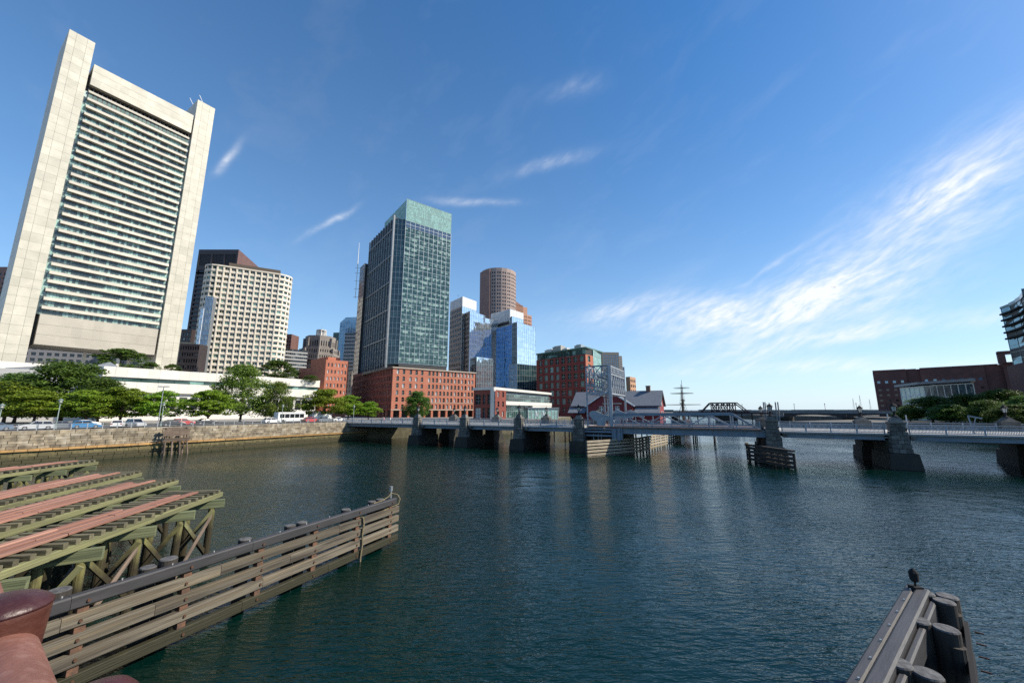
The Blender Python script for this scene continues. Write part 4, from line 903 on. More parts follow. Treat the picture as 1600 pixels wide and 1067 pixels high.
def quay_wall():
    t = thing('quay_wall', 'long granite quay wall with ochre ledge and tide stained lower courses', 'wall', tuple(quay(0, 0, 0)))
    rz = math.atan2(SWD.y, SWD.x); rng = random.Random(4)
    def unit(mat):
        c = .018; mb = MB()
        # a block with worn edges: front ring, chamfer, back ring (x along, -y outward)
        def ring(i, y): return [(-.5 + i, y, -.5 + i * 1.6), (.5 - i, y, -.5 + i * 1.6), (.5 - i, y, .5 - i * 1.6), (-.5 + i, y, .5 - i * 1.6)]
        a, b, e = ring(c, -.09), ring(.008, 0), ring(.008, .5)
        mb.face(a)
        for p, q in ((a, b), (b, e)):
            for k in range(4): mb.face([q[k], q[(k + 1) % 4], p[(k + 1) % 4], p[k]])
        return mb.mesh('granite_block', mat)
    um = {k: unit(mm[k]) for k in ('granite', 'tidal', 'ochre')}
    rest = {'granite': MB(), 'tidal': MB(), 'ochre': MB()}; spots = []
    courses = [(-.5, .2, .55, 'tidal'), (.2, .7, .47, 'tidal'), (.7, 1.2, .4, 'tidal'), (1.2, 1.7, .33, 'tidal'), (1.7, 2.15, .26, 'tidal'), (2.15, 2.55, .62, 'ochre'),
               (2.55, 3.0, 0, 'granite'), (3.0, 3.5, 0, 'granite'), (3.5, 3.95, 0, 'granite'), (3.95, 4.45, 0, 'granite'), (4.45, 4.95, 0, 'granite'), (4.95, 5.6, -.04, 'granite')]
    for k, (z0, z1, o, mt) in enumerate(courses):
        x = -40 - rng.random() * 1.5
        while x < 71.3:
            L = rng.uniform(1.1, 2.3) if k < len(courses) - 1 else rng.uniform(1.8, 2.8)
            spots.append((x, min(L, 71.3 - x), z0, z1, -o + rng.uniform(-.03, .03), mt)); x += L
    seen = sorted([q for q in spots if q[0] > -6], key=lambda q: q[0])[:300]; ss = set(seen)
    for q in spots:
        x, L, z0, z1, b, mt = q
        if q in ss: inst(t, 'granite_block', um[mt], quay(x + L / 2, b, (z0 + z1) / 2), rz, (L - .012, 1, z1 - z0 - .01))
        else:
            m = rest[mt]; p0, p1 = quay(x + .02, b - .07), quay(x + L - .02, b - .07); i0, i1 = quay(x + .02, b + .4), quay(x + L - .02, b + .4)
            m.hexa([(p0.x, p0.y, z0 + .02), (p1.x, p1.y, z0 + .02), (i1.x, i1.y, z0 + .02), (i0.x, i0.y, z0 + .02), (p0.x, p0.y, z1 - .02), (p1.x, p1.y, z1 - .02), (i1.x, i1.y, z1 - .02), (i0.x, i0.y, z1 - .02)])
    part(t, 'far_blocks', rest['granite'], mm['granite_s'], kind='stuff'); part(t, 'far_tidal_blocks', rest['tidal'], mm['tidal_s'], kind='stuff'); part(t, 'far_ledge', rest['ochre'], mm['ochre'], kind='stuff')
    c = MB(); q = [quay(-40, .05), quay(71.2, .05), quay(71.2, 1), quay(-40, 1)]; c.prism([(v.x, v.y) for v in q], -1, 5.56); part(t, 'core', c, mm['joint'])
    q = [quay(-40, -.2), quay(71.2, -.2), quay(71.2, .2), quay(-40, .2)]; c = MB(); c.prism([(v.x, v.y) for v in q], -1, 2.2); part(t, 'footing', c, mm['joint'])
quay_wall()
mm['galv'] = M('galvanised_steel', (.42, .44, .45), (.34, .36, .37), 2, .45, metal=.6)
mm['rail_paint'] = M('grey_rail_paint', (.33, .36, .38), rough=.5)
def quay_rail():
    t = thing('quay_railing', 'grey steel railing of slim posts along the top of the quay wall', 'railing', tuple(quay(0, .4, 5.58)))
    pm = MB().box(-.06, .06, -.06, .06, 0, 1.15).mesh('post', mm['galv'])
    for i in range(44): inst(t, 'post', pm, quay(-18 + 2.05 * i, .4, 5.58), math.atan2(SWD.y, SWD.x))
    for z in (5.95, 6.3, 6.68): beam(t, 'rail', quay(-18, .4, z), quay(70.2, .4, z), .05, .06, mm['galv'])
quay_rail()
# ------------------------------------------------------------------ trees
def leaf_mat(name, a, b):
    m = M(name, a, b, .35, .55, isl=.45, spec=.3); nt = m.node_tree; bs = nt.nodes['Principled BSDF']
    tr = nt.nodes.new('ShaderNodeBsdfTranslucent'); mx = nt.nodes.new('ShaderNodeMixShader'); mx.inputs[0].default_value = .42
    hs = nt.nodes.new('ShaderNodeHueSaturation'); oi = nt.nodes.new('ShaderNodeObjectInfo')
    for sock, lo, hi in (('Hue', .475, .515), ('Value', .8, 1.3)):
        mr = nt.nodes.new('ShaderNodeMapRange'); mr.inputs['To Min'].default_value = lo; mr.inputs['To Max'].default_value = hi; nt.links.new(oi.outputs['Random'], mr.inputs['Value']); nt.links.new(mr.outputs['Result'], hs.inputs[sock])
    nt.links.new(bs.inputs['Base Color'].links[0].from_socket, hs.inputs['Color']); col = hs.outputs[0]; nt.links.new(col, bs.inputs['Base Color']); nt.links.new(col, tr.inputs['Color'])
    out = nt.nodes['Material Output']; nt.links.new(bs.outputs[0], mx.inputs[1]); nt.links.new(tr.outputs[0], mx.inputs[2]); nt.links.new(mx.outputs[0], out.inputs['Surface'])
    return m
LEAF = [leaf_mat('fresh_green_leaves', (.20, .30, .024), (.14, .235, .02)), leaf_mat('dark_green_leaves', (.06, .115, .018), (.08, .14, .02)), leaf_mat('pale_green_leaves', (.15, .24, .035), (.10, .18, .03))]  # leaf colours: fresh, dark and pale green kinds of tree
mm['bark'] = M('bark', (.10, .075, .055), (.06, .045, .035), 3, .95, bump=.6, bscale=10)
def tree_meshes(seed, w, flat, n_cl, per, leaf, mat, base=.28):
    """crown and trunk of a tree one unit tall, w wide"""
    r = random.Random(seed); V = []; F = []; tr = MB(); cl = []
    while len(cl) < n_cl:
        a = r.uniform(0, 6.283); z = r.random(); rad = (r.random() ** .45) * w / 2
        prof = (math.sin(min(1, (z * .82 + .16)) * math.pi) ** .6) * (1 - .25 * z)
        x, y = rad * prof * math.cos(a), rad * prof * math.sin(a); cz = base + (1 - base) * (.06 + .88 * z)
        cl.append((x, y, cz, r.uniform(.06, .125) * (.6 + .5 * w)))
    for x, y, z, s in cl:
        for _ in range(per):
            d = Vector((r.gauss(0, 1), r.gauss(0, 1), r.gauss(0, 1))).normalized() * (r.random() ** .4) * s
            c = Vector((x + d.x * 1.25, y + d.y * 1.25, z + d.z * flat))
            nrm = (d.normalized() * .5 + Vector((r.gauss(0, .5), r.gauss(0, .5), .55 + r.gauss(0, .4)))).normalized()
            u = nrm.cross(Vector((r.gauss(0, 1), r.gauss(0, 1), r.gauss(0, 1)))).normalized(); v = nrm.cross(u); q = leaf * r.uniform(.6, 1.3)
            i = len(V); V += [tuple(c - u * q), tuple(c + v * q * .55), tuple(c + u * q), tuple(c - v * q * .55)]; F.append((i, i + 1, i + 2, i + 3))
    me = bpy.data.meshes.new('crown'); me.from_pydata(V, [], F); me.materials.append(mat); me.update()
    tr.tube((0, 0, -.02), (.004, .006, base), .024, .017, 8); tr.tube((.004, .006, base), (0, 0, .8), .017, .006, 7)
    for k in range(9):
        x, y, z, s = cl[(k * 7) % n_cl]; h = base * r.uniform(.75, 1.3); tr.tube((.003, .003, h), (x * .85, y * .85, z), .009, .003, 6)
    return me, tr.mesh('trunk', mm['bark'])
PROTO = {'broad': [tree_meshes(1, 1.0, .55, 85, 150, .020, LEAF[0], .20), tree_meshes(2, 1.0, .5, 80, 150, .020, LEAF[0], .19), tree_meshes(7, 1.0, .5, 82, 150, .020, LEAF[0], .2)],
         'dense': [tree_meshes(3, 1.0, .8, 130, 160, .017, LEAF[1], .10), tree_meshes(8, 1.0, .8, 125, 160, .017, LEAF[1], .10)],
         'tall': [tree_meshes(4, 1.0, .85, 110, 150, .016, LEAF[2], .12), tree_meshes(9, 1.0, .85, 90, 150, .018, LEAF[2], .10)],
         'shrub': [tree_meshes(5, 1.0, .6, 55, 90, .026, LEAF[1], .08)]}
def tree(name, label, x, y, g, h, w, kind, k=0, group=None, cat='tree'):
    c, tr = PROTO[kind][k % len(PROTO[kind])]; t = thing(name, label, cat, (x, y, g), random.uniform(0, 6.28), group)
    for nm, me in (('trunk', tr), ('crown', c)): o = newobj(nm, me, t); o.scale = (w * 1.08, w * 1.08, h * 1.04)
TREES = [('broad', 'broad green tree at the left edge above the quay', -128.5, 100, 10.6, 16.5, 0), ('dense', 'largest dark green tree beside the end of the low white building', -125.5, 110, 16.8, 23, 0),
         ('broad', 'spreading green tree behind the silver estate car', -114.9, 95, 8.2, 13.2, 1), ('broad', 'green tree behind the blue hatchback', -103.5, 96, 8.2, 12.4, 2),
         ('broad', 'bright green tree behind the parked silver off-roader', -99.1, 100, 9.1, 13.4, 0), ('broad', 'small airy green tree beside the twin headed lamp', -91.5, 103, 8.4, 10.5, 1),
         ('broad', 'bright green tree right above the timber mooring dolphin', -81.6, 106, 8.7, 11.8, 2), ('tall', 'tallest loose pale green tree in front of the low white building', -83.9, 122, 17.3, 15.4, 0),
         ('tall', 'pointed pale green tree right of the tallest pale tree', -74.6, 125, 12, 11, 1), ('broad', 'wide green tree at the right end of the low white building', -60.9, 128, 10.3, 14, 0),
         ('broad', 'green tree left of the dark brick block', -57.3, 138, 8.6, 11.3, 1), ('broad', 'low green tree where the quay meets the bridge', -51.6, 142, 6.6, 9.3, 2),
         ('dense', 'dark green tree rising behind the leftmost quay tree', -141, 112, 13.5, 18, 1), ('dense', 'dark green tree between the largest dark tree and the white wall corner', -113, 108, 11.8, 13, 1),
         ('dense', 'round green tree in front of the brick warehouse', -36.8, 152, 10.4, 10.5, 1)]
for kind, lab, x, y, h, w, k in TREES: tree('street_tree', lab, x, y, GZ, h, w, kind, k, 'trees along the quay')
for lab, x, y, h, w in (('wide clipped tree on the roof beneath the pale tower', -155.4, 153, 10.4, 18.5), ('small round roof shrub left of its twin under the right pier', -149.9, 160, 6.0, 7.4), ('small round roof shrub just left of the dark roof screen', -149.5, 170, 6.4, 7.9),
                        ('dark roof tree in front of the cream curved tower', -134.9, 190, 8.3, 13), ('widest dark roof tree at the foot of the curved tower', -119.3, 195, 11.2, 19), ('low roof shrub at the right end of the low white building', -99.5, 192, 3.4, 8), ('dark roof tree behind the pointed pale tree', -116.8, 205, 8.6, 10)):
    tree('roof_tree', lab, x, y, 22.7, h, w, 'shrub', 0, 'trees on the low white roof')
for lab, x, y, h, w, k in (('green tree left of the glass pavilion front on the right bank', 159.7, 150, 11.5, 20, 0), ('green tree before the glass pavilion roof end on the right bank', 161.8, 140, 11.7, 18, 1), ('highest tree on the right bank below the curved glass tower', 163.8, 132, 13.4, 17.4, 0),
                           ('tree cut by the right edge behind the bridge', 157.3, 120, 10.3, 15.7, 1), ('low tree beside the bridge control mast on the right bank', 146.4, 132, 7.4, 13, 1), ('low tree left of the pedestal lantern at right', 146.8, 122, 8.8, 12, 0), ('low tree right of the pedestal lantern at right', 142.5, 112, 7, 12.8, 1), ('leftmost low tree on the right bank', 166.1, 165, 7.2, 12, 0), ('dark tree far right below the curved tower podium', 176, 128, 12.5, 16, 1), ('dark tree behind the highest right bank tree', 184, 146, 11, 18, 0)):
    tree('bank_tree', lab, x, y, 4.6, h * .84, w * .86, 'dense', k, 'trees on the right bank')
# ------------------------------------------------------------------ cars, bus, lamps
def paint(name, c): return M(name, c, rough=.28, spec=.6)
mm['tyre'] = M('tyre', (.02, .02, .02), rough=.9); mm['carglass'] = M('car_glass', (.015, .018, .022), rough=.06, spec=.8); mm['hub'] = M('hubcap', (.4, .4, .42), rough=.4, metal=.7)
mm['lamp_white'] = M('headlamp', (.75, .75, .72), rough=.2); mm['lamp_red'] = M('tail_lamp', (.4, .02, .015), rough=.25)
def car(label, col, t_, back, style='hatch', flip=False, rot=0., L=4.4):
    p = quay(t_, back, GZ + .01); rz = math.atan2(SWD.y, SWD.x) + (math.pi if flip else 0) + rot
    t = thing('parked_car', label, 'car', tuple(p), rz, 'cars parked along the quay'); pm = bpy.data.materials.get(col[0]) or paint(*col)
    H = {'hatch': 1.5, 'sedan': 1.42, 'suv': 1.75, 'wagon': 1.55}[style]; a = L / 2; W = .88
    side = [(-a, .35), (-a + .02, .85), (-a + .12, .95), (a * .42, .98), (a - .25, .82), (a, .62), (a - .02, .32), (a - .3, .22), (-a + .3, .22)]
    b = MB(); n = len(side)
    for s, m in ((-1, 1), (1, 1)): pass
    ring = [[(x, y * W * (1 if z < .8 else .94), z) for x, z in side] for y in (-1, 1)]
    for k in range(n): j = (k + 1) % n; b.face([ring[0][k], ring[0][j], ring[1][j], ring[1][k]])
    b.face(list(ring[0])); b.face(list(reversed(ring[1])))
    part(t, 'body', b, pm, local=True)
    r0 = -a + (.15 if style in ('hatch', 'suv', 'wagon') else .75); r1 = -a + (.55 if style != 'sedan' else 1.35); f1 = a * .02 + .25; f0 = a * .42
    g = MB(); g.hexa([(r0, -W * .93, .94), (f0, -W * .93, .94), (f0, W * .93, .94), (r0, W * .93, .94), (r1, -W * .72, H - .06), (f1, -W * .72, H - .06), (f1, W * .72, H - .06), (r1, W * .72, H - .06)])
    part(t, 'window_glass', g, mm['carglass'], local=True)
    g = MB(); g.hexa([(r1 - .05, -W * .74, H - .07), (f1 + .05, -W * .74, H - .07), (f1 + .05, W * .74, H - .07), (r1 - .05, W * .74, H - .07), (r1 + .1, -W * .66, H), (f1 - .15, -W * .66, H), (f1 - .15, W * .66, H), (r1 + .1, W * .66, H)])
    for x0, x1 in ((r0, r1), (f0, f1), ((r0 + f0) / 2 - .1, (r1 + f1) / 2)):
        for s in (-1, 1): g.bar((x0, s * W * .945, .94), (x1, s * W * .745, H - .05), .07, .07)
    part(t, 'roof', g, pm, local=True)
    for x in (-a + .8, a - .85):
        for s in (-1, 1):
            w = MB(); w.tube((x, s * (W - .2), .33), (x, s * (W + .02), .33), .33, .33, 14, 0); w.tube((x, s * (W + .02), .33), (x, s * (W + .03), .33), .19, .19, 10, 1); part(t, 'wheel', w, [mm['tyre'], mm['hub']], local=True)
    for s in (-1, 1):
        part(t, 'headlight', MB().box(a - .16, a - .01, s * .62 - .17, s * .62 + .17, .6, .74), mm['lamp_white'], local=True)
        part(t, 'tail_light', MB().box(-a - .01, -a + .05, s * .68 - .12, s * .68 + .12, .7, .88), mm['lamp_red'], local=True)
SIL = ('silver_paint', (.45, .46, .47)); WHT = ('white_car_paint', (.72, .72, .71)); BLU = ('blue_car_paint', (.02, .16, .36)); BLK = ('black_car_paint', (.015, .015, .017)); RED = ('red_car_paint', (.45, .03, .03)); GRY = ('grey_car_paint', (.13, .15, .17)); SLB = ('slate_blue_paint', (.10, .15, .22))
car('silver estate car left of the first quay lamp', SIL, 3.1, 5.4, 'wagon', True); car('slate blue saloon nosed out at the left edge of the quay', SLB, -1.7, 5.2, 'sedan', True)
car('bright blue hatchback right of the first quay lamp', BLU, 9.4, 5.3, 'hatch', False, L=4.2); car('dark grey saloon half hidden behind the blue hatchback', GRY, 7.2, 9.5, 'sedan')
car('white saloon at the back under the trees above the blue hatchback', WHT, 12.5, 20, 'sedan'); car('white hatchback left of the silver off-roader', WHT, 14.3, 6.2, 'hatch', False, 1.2)
car('silver off-roader nose towards the water', SIL, 17.0, 6.2, 'suv', False, -1.35); car('black saloon left of the timber mooring dolphin', BLK, 23.0, 5.4, 'sedan')
car('red hatchback in the second row behind the black saloon', RED, 27.6, 13, 'hatch'); car('dark saloon behind the red hatchback', BLK, 33, 15, 'sedan')
car('white hatchback beside the white shuttle bus', WHT, 46.5, 9, 'hatch'); car('small red car right of the white shuttle bus', RED, 57.5, 8, 'hatch'); car('grey saloon near the end of the quay', GRY, 61, 7, 'sedan'); car('white saloon nearest the bridge on the quay', WHT, 66.5, 8, 'sedan')
def bus():
    p = quay(52.2, 10, GZ + .01); t = thing('shuttle_bus', 'white shuttle bus with dark windows near the right of the quay', 'bus', tuple(p), math.atan2(SWD.y, SWD.x))
    part(t, 'body', MB().hexa([(-4.2, -1.2, .4), (4.2, -1.2, .4), (4.2, 1.2, .4), (-4.2, 1.2, .4), (-4.2, -1.15, 3), (3.7, -1.15, 3), (3.7, 1.15, 3), (-4.2, 1.15, 3)]), bpy.data.materials['white_car_paint'], local=True)
    for i in range(5): part(t, 'window', MB().box(-3.7 + 1.45 * i, -2.45 + 1.45 * i, -1.235, -1.16, 1.4, 2.5), mm['carglass'], local=True)
    part(t, 'windscreen', MB().hexa([(4.03, -1.05, 1.3), (4.12, -1.05, 1.3), (4.12, 1.05, 1.3), (4.03, 1.05, 1.3), (3.8, -1, 2.7), (3.87, -1, 2.7), (3.87, 1, 2.7), (3.8, 1, 2.7)]), mm['carglass'], local=True)
    for x in (-2.7, 2.7):
        for s in (-1, 1): part(t, 'wheel', MB().tube((x, s * .95, .45), (x, s * 1.24, .45), .45, .45, 14), mm['tyre'], local=True)
    t = thing('box_truck', 'white box truck behind the wide tree at the quay', 'truck', tuple(quay(63, 12, GZ + .01)), math.atan2(SWD.y, SWD.x))
    part(t, 'box', MB().box(-3.6, 1.6, -1.2, 1.2, .7, 3.1), bpy.data.materials['white_car_paint'], local=True)
    part(t, 'cab', MB().hexa([(1.7, -1.05, .5), (3.6, -1.05, .5), (3.6, 1.05, .5), (1.7, 1.05, .5), (1.7, -1, 2.3), (2.9, -1, 2.3), (2.9, 1, 2.3), (1.7, 1, 2.3)]), bpy.data.materials['white_car_paint'], local=True)
    part(t, 'windscreen', MB().hexa([(3.33, -.9, 1.35), (3.45, -.9, 1.35), (3.45, .9, 1.35), (3.33, .9, 1.35), (2.95, -.9, 2.15), (3.05, -.9, 2.15), (3.05, .9, 2.15), (2.95, .9, 2.15)]), mm['carglass'], local=True)
    for x in (-2.2, 2.7):
        for s in (-1, 1): part(t, 'wheel', MB().tube((x, s * .9, .42), (x, s * 1.16, .42), .42, .42, 14), mm['tyre'], local=True)
bus()
mm['lamppost'] = M('green_grey_lamp_post', (.17, .22, .21), rough=.5); mm['frost'] = M('frosted_globe', (.75, .72, .62), rough=.3)
def quay_lamp(label, t_, back, h):
    p = quay(t_, back, GZ); t = thing('quay_lamp', label, 'street lamp', tuple(p), 0, 'lamps along the quay')
    part(t, 'post', MB().lathe((0, 0, 0), [(.2, 0), (.2, .35), (.11, .5), (.085, 1), (.065, h - .9)], 10), mm['lamppost'], local=True, smooth=True)
    part(t, 'globe', MB().lathe((0, 0, h - .75), [(.09, 0), (.2, .18), (.17, .42), (.1, .5)], 10), mm['frost'], local=True, smooth=True)
    hd = MB().lathe((0, 0, h - .28), [(.36, 0), (.3, .1), (.1, .24), (.04, .34)], 12)
    for s in (0, 1, 2, 3): a = s * 1.5708; hd.bar((.1 * math.cos(a), .1 * math.sin(a), h - .95), (.3 * math.cos(a), .3 * math.sin(a), h - .6), .04, .04); hd.bar((.3 * math.cos(a), .3 * math.sin(a), h - .6), (.3 * math.cos(a), .3 * math.sin(a), h - .25), .04, .04)
    part(t, 'head', hd, mm['lamppost'], local=True)
quay_lamp('green grey quay lamp between the silver estate and the blue hatchback', 4.9, 1.6, 5.6); quay_lamp('green grey quay lamp left of the timber mooring dolphin', 19.8, 1.6, 5.2)
quay_lamp('green grey quay lamp at the far left edge', -1.6, 1.6, 4.6); quay_lamp('quay lamp in front of the pointed pale tree', 45.1, 1.6, 5.1); quay_lamp('quay lamp nearest the bridge end', 68.5, 3, 5.2)
t = thing('twin_lamp', 'tall pale lamp post with twin flat heads in front of the white wall', 'street lamp', tuple(quay(22.5, 12, GZ)))
part(t, 'post', MB().tube((0, 0, 0), (0, 0, 9), .11, .07, 8), mm['galv'], local=True)
for s in (-1, 1): part(t, 'head', MB().box(s * .7 - .55, s * .7 + .55, -.2, .2, 8.95, 9.15), mm['galv'], local=True)
# ------------------------------------------------------------------ timber dolphin in front of the wall
mm['oldwood'] = M('weathered_dock_timber', (.20, .15, .115), (.10, .075, .058), 3, .9, coord='object', stretch=(.25, 3, 3), rnd=.3, bump=.5, bscale=6)
def dolphin():
    o = quay(21.5, -1.4, 0); t = thing('mooring_dolphin', 'derelict timber mooring dolphin with sloping plank face against the quay wall', 'dolphin', tuple(o))
    def P(a, f, z): q = quay(21.5 + a, -f, z); return (q.x, q.y, q.z)
    for a in (-1.9, -.7, .6, 1.9): rod(t, 'pile', P(a * 1.05, 3.4, -.8), P(a * .9, 1.9, 5.2), .17, mm['oldwood'], .14)
    for a in (-1.6, 1.7): rod(t, 'pile', P(a, 1.2, -.8), P(a, 1.2, 5.2), .17, mm['oldwood'], .14); beam(t, 'brace', P(a, 1.2, .6), P(a, 2.6, 3.9), .12, .22, mm['oldwood'])
    for k in range(7):
        if k == 4: continue
        z = 5.0 - .36 * k; f = 2.15 + .09 * k; j = random.uniform(-.15, .15)
        beam(t, 'plank', P(-2.2 + j, f, z), P(2.25 + j, f, z), .12, .33, mm['oldwood'], roll=.25)
    beam(t, 'cap', P(-2.2, 1.5, 5.35), P(2.2, 1.5, 5.35), .35, .3, mm['oldwood']); beam(t, 'cap', P(-1.7, 1.0, 5.3), P(-1.7, 2.3, 5.3), .3, .25, mm['oldwood']); beam(t, 'cap', P(1.8, 1.0, 5.3), P(1.8, 2.3, 5.3), .3, .25, mm['oldwood'])
dolphin()
# ------------------------------------------------------------------ the drawbridge
mm['bluesteel'] = M('blue_grey_bridge_paint', (.15, .21, .27), (.12, .17, .225), .8, .5, c3=(.20, .15, .11), s3=1.2, amt3=.35)
mm['palesteel'] = M('pale_bridge_paint', (.33, .36, .395), (.25, .28, .315), 1.0, .5)
mm['pierstone'] = M('grey_pier_granite', (.15, .145, .13), (.085, .082, .075), 1.3, .9, rnd=.3, bump=.4, bscale=5)
mm['pierwet'] = M('wet_dark_granite', (.020, .018, .014), (.013, .012, .010), 1.0, .75, bump=.5, bscale=4, c3=(.05, .045, .022), s3=.5, amt3=.6)
mm['rust'] = M('rusty_edge', (.22, .12, .08), (.16, .13, .12), 1.2, .85)
mm['lampglass'] = M('lantern_glass', (.5, .5, .46), rough=.2)
BF = Fr((-40, 117), (85, 52)); BW = 16.
def bridge():
    P = BF.p; t = thing('drawbridge', 'blue grey steel drawbridge on stone piers crossing the channel', 'bridge', P(0, 0, 0))
    rz = BF.rz
    def lantern(pier, a, o, z, s=1.):
        x, y, _ = P(a, o, 0); l = MB()
        l.lathe((x, y, z), [(.34 * s, 0), (.34 * s, .12 * s), (.14 * s, .25 * s), (.1 * s, .6 * s), (.24 * s, .72 * s)], 8)
        for k in range(6): q = k * math.pi / 3; l.bar((x + .24 * s * math.cos(q), y + .24 * s * math.sin(q), z + .72 * s), (x + .34 * s * math.cos(q), y + .34 * s * math.sin(q), z + 1.35 * s), .05, .05)
        l.lathe((x, y, z + 1.35 * s), [(.44 * s, 0), (.4 * s, .08 * s), (.2 * s, .3 * s), (.06 * s, .42 * s), (.03, .62 * s)], 8)
        part(pier, 'lantern', l, mm['iron']); g = MB().lathe((x, y, z + .74 * s), [(.2 * s, 0), (.29 * s, .6 * s)], 6); part(pier, 'lantern_glass', g, mm['lampglass'])
    def course(pier, a, o0, o1, w, z0, z1, n=2):
        """one course of dressed blocks round the pillar: front blocks and two returns"""
        h = z1 - z0
        for k in range(n):
            bw = w / n; m = _bm(bw, .5, h); inst(pier, 'stone_block', m, P(a - w / 2 + bw * (k + .5), o1 - .25, (z0 + z1) / 2), rz)
        d = o1 - .5 - o0
        for s in (-1, 1): inst(pier, 'stone_block', _bm(.5, d, h), P(a + s * (w / 2 - .25), o0 + d / 2, (z0 + z1) / 2), rz)
    cache = {}
    def _bm(w, d, h):
        k = (round(w, 2), round(d, 2), round(h, 2))
        if k not in cache:
            g = .025; mb = MB(); c = .04
            def ring(z, i): return [(-w / 2 + g + i, -d / 2 + g + i, z), (w / 2 - g - i, -d / 2 + g + i, z), (w / 2 - g - i, d / 2 - g - i, z), (-w / 2 + g + i, d / 2 - g - i, z)]
            rs = [ring(-h / 2 + g, c), ring(-h / 2 + g + c, 0), ring(h / 2 - g - c, 0), ring(h / 2 - g, c)]
            mb.face(list(reversed(rs[0]))); mb.face(rs[3])
            for p, q in zip(rs, rs[1:]):
                for k2 in range(4): j = (k2 + 1) % 4; mb.face([p[k2], p[j], q[j], q[k2]])
            cache[k] = mb.mesh('stone_block', mm['pierstone'])
        return cache[k]
    def pier(a, pillar=True, near=True, z_low=2.4, lit=True):
        c = MB(); w = 3.4
        # wet base under the near edge, another under the far edge
        for o0, o1 in ((-6.5, 1.9), (-BW - 1.2, -BW + 4.4)):
            c.hexa([P(a - w / 2 - .35, o1 + .3, -1), P(a + w / 2 + .35, o1 + .3, -1), P(a + w / 2 + .35, o0, -1), P(a - w / 2 - .35, o0, -1), P(a - w / 2, o1, z_low), P(a + w / 2, o1, z_low), P(a + w / 2, o0, z_low), P(a - w / 2, o0, z_low)])
            c.fbox(BF, a - w / 2 + .3, a + w / 2 - .3, o0 + .3, o1 - 2.0 if o1 > 0 else o1 - .4, z_low, 4.3)
        pr = part(t, 'pier', c, mm['pierwet'])
        cr = MB(); cr.fbox(BF, a - .72, a + .72, -.2, 1.2, z_low, 7.1); part(pr, 'pillar_core', cr, mm['joint'])
        zs = [z_low, 3.1, 3.8, 4.45, 5.1, 5.75, 6.4, 7.0]
        for k, (z0, z1) in enumerate(zip(zs, zs[1:])):
            wd = 2.45 - .1 * k; course(pr, a, -.35, 1.6 - .05 * k, wd, z0, z1, 2 if k % 2 else 3)
        cap = MB(); cap.fbox(BF, a - 1.0, a + 1.0, -.45, 1.45, 7.0, 7.25)
        cap.hexa([P(a - .78, 1.2, 7.25), P(a + .78, 1.2, 7.25), P(a + .78, -.25, 7.25), P(a - .78, -.25, 7.25), P(a - .42, .85, 8.0), P(a + .42, .85, 8.0), P(a + .42, .1, 8.0), P(a - .42, .1, 8.0)])
        part(pr, 'pillar_cap', cap, mm['pierstone']); lantern(pr, a, .48, 8.0, 1.25)
        pe = MB(); pe.fbox(BF, a - 1.2, a + 1.2, -BW - 1.4, -BW + .6, 4.3, 7.1)
        pe.hexa([P(a - 1.0, -BW + .4, 7.1), P(a + 1.0, -BW + .4, 7.1), P(a + 1.0, -BW - 1.2, 7.1), P(a - 1.0, -BW - 1.2, 7.1), P(a - .4, -BW - .1, 7.8), P(a + .4, -BW - .1, 7.8), P(a + .4, -BW - .8, 7.8), P(a - .4, -BW - .8, 7.8)])
        part(pr, 'far_pedestal', pe, mm['pierstone']); lantern(pr, a, -BW - .45, 7.8, 1.2)
    for a in (16, 31.6, 47.3, 62.1, 98, 114.8, 134.5): pier(a)
    spans = [(-14, 16), (16, 31.6), (31.6, 47.3), (47.3, 62.1), (98, 114.8), (114.8, 134.5), (134.5, 175)]
    for a0, a1 in spans:
        d = MB(); d.fbox(BF, a0, a1, -BW - .5, .55, 5.12, 5.38); d.fbox(BF, a0, a1, -BW + 1.5, -1.5, 5.38, 5.46); part(t, 'deck', d, mm['concrete'])
        lip = MB(); lip.fbox(BF, a0 + .02, a1 - .02, .553, .6, 5.22, 5.4); part(t, 'deck_edge', lip, mm['palesteel'])
        for o in (-.1, -4, -8, -12, -BW + .1):
            g = MB(); g.fbox(BF, a0 + 1.5 if a0 > 0 else a0, a1 - 1.5, o - .05, o + .05, 4.35, 5.12); g.fbox(BF, a0 + 1.5 if a0 > 0 else a0, a1 - 1.5, o - .22, o + .22, 4.3, 4.37); part(t, 'girder', g, mm['bluesteel'])
        if a0 > 0:
            br = MB(); br.fbox(BF, a0 + 1.45, a0 + 2.1, -.3, .6, 4.5, 5.1); part(t, 'bearing_block', br, mm['pierstone'])
    pm = MB().box(-.09, .09, -.09, .09, 0, 1.42).mesh('railing_post', mm['palesteel'])
    def railing(a0, a1, o, zd, fill=True):
        n = max(1, round((a1 - a0) / 3.9)); pk = MB()
        for i in range(n + 1): inst(t, 'railing_post', pm, P(a0 + (a1 - a0) * i / n, o, zd), rz)
        for z in (zd + .12, zd + 1.3): beam(t, 'handrail', P(a0, o, z), P(a1, o, z), .1, .1, mm['palesteel'])
        beam(t, 'handrail', P(a0, o, zd + 1.02), P(a1, o, zd + 1.02), .06, .06, mm['bluesteel'])
        k = int((a1 - a0) / .16)
        for i in range(k): x = a0 + (a1 - a0) * (i + .5) / k; pk.fbox(BF, x - .035, x + .035, o - .03, o + .03, zd + .16, zd + 1.0)
        part(t, 'pickets', pk, mm['palesteel'], kind='stuff')
    for a0, a1 in spans:
        railing(max(a0, -14) + (1.5 if a0 > 0 else 0), a1 - 1.5, .3, 5.4); railing(max(a0, -14) + (1.5 if a0 > 0 else 0), a1 - 1.5, -BW - .2, 5.4)
    # lifting span
    a0, a1 = 63.8, 96.4
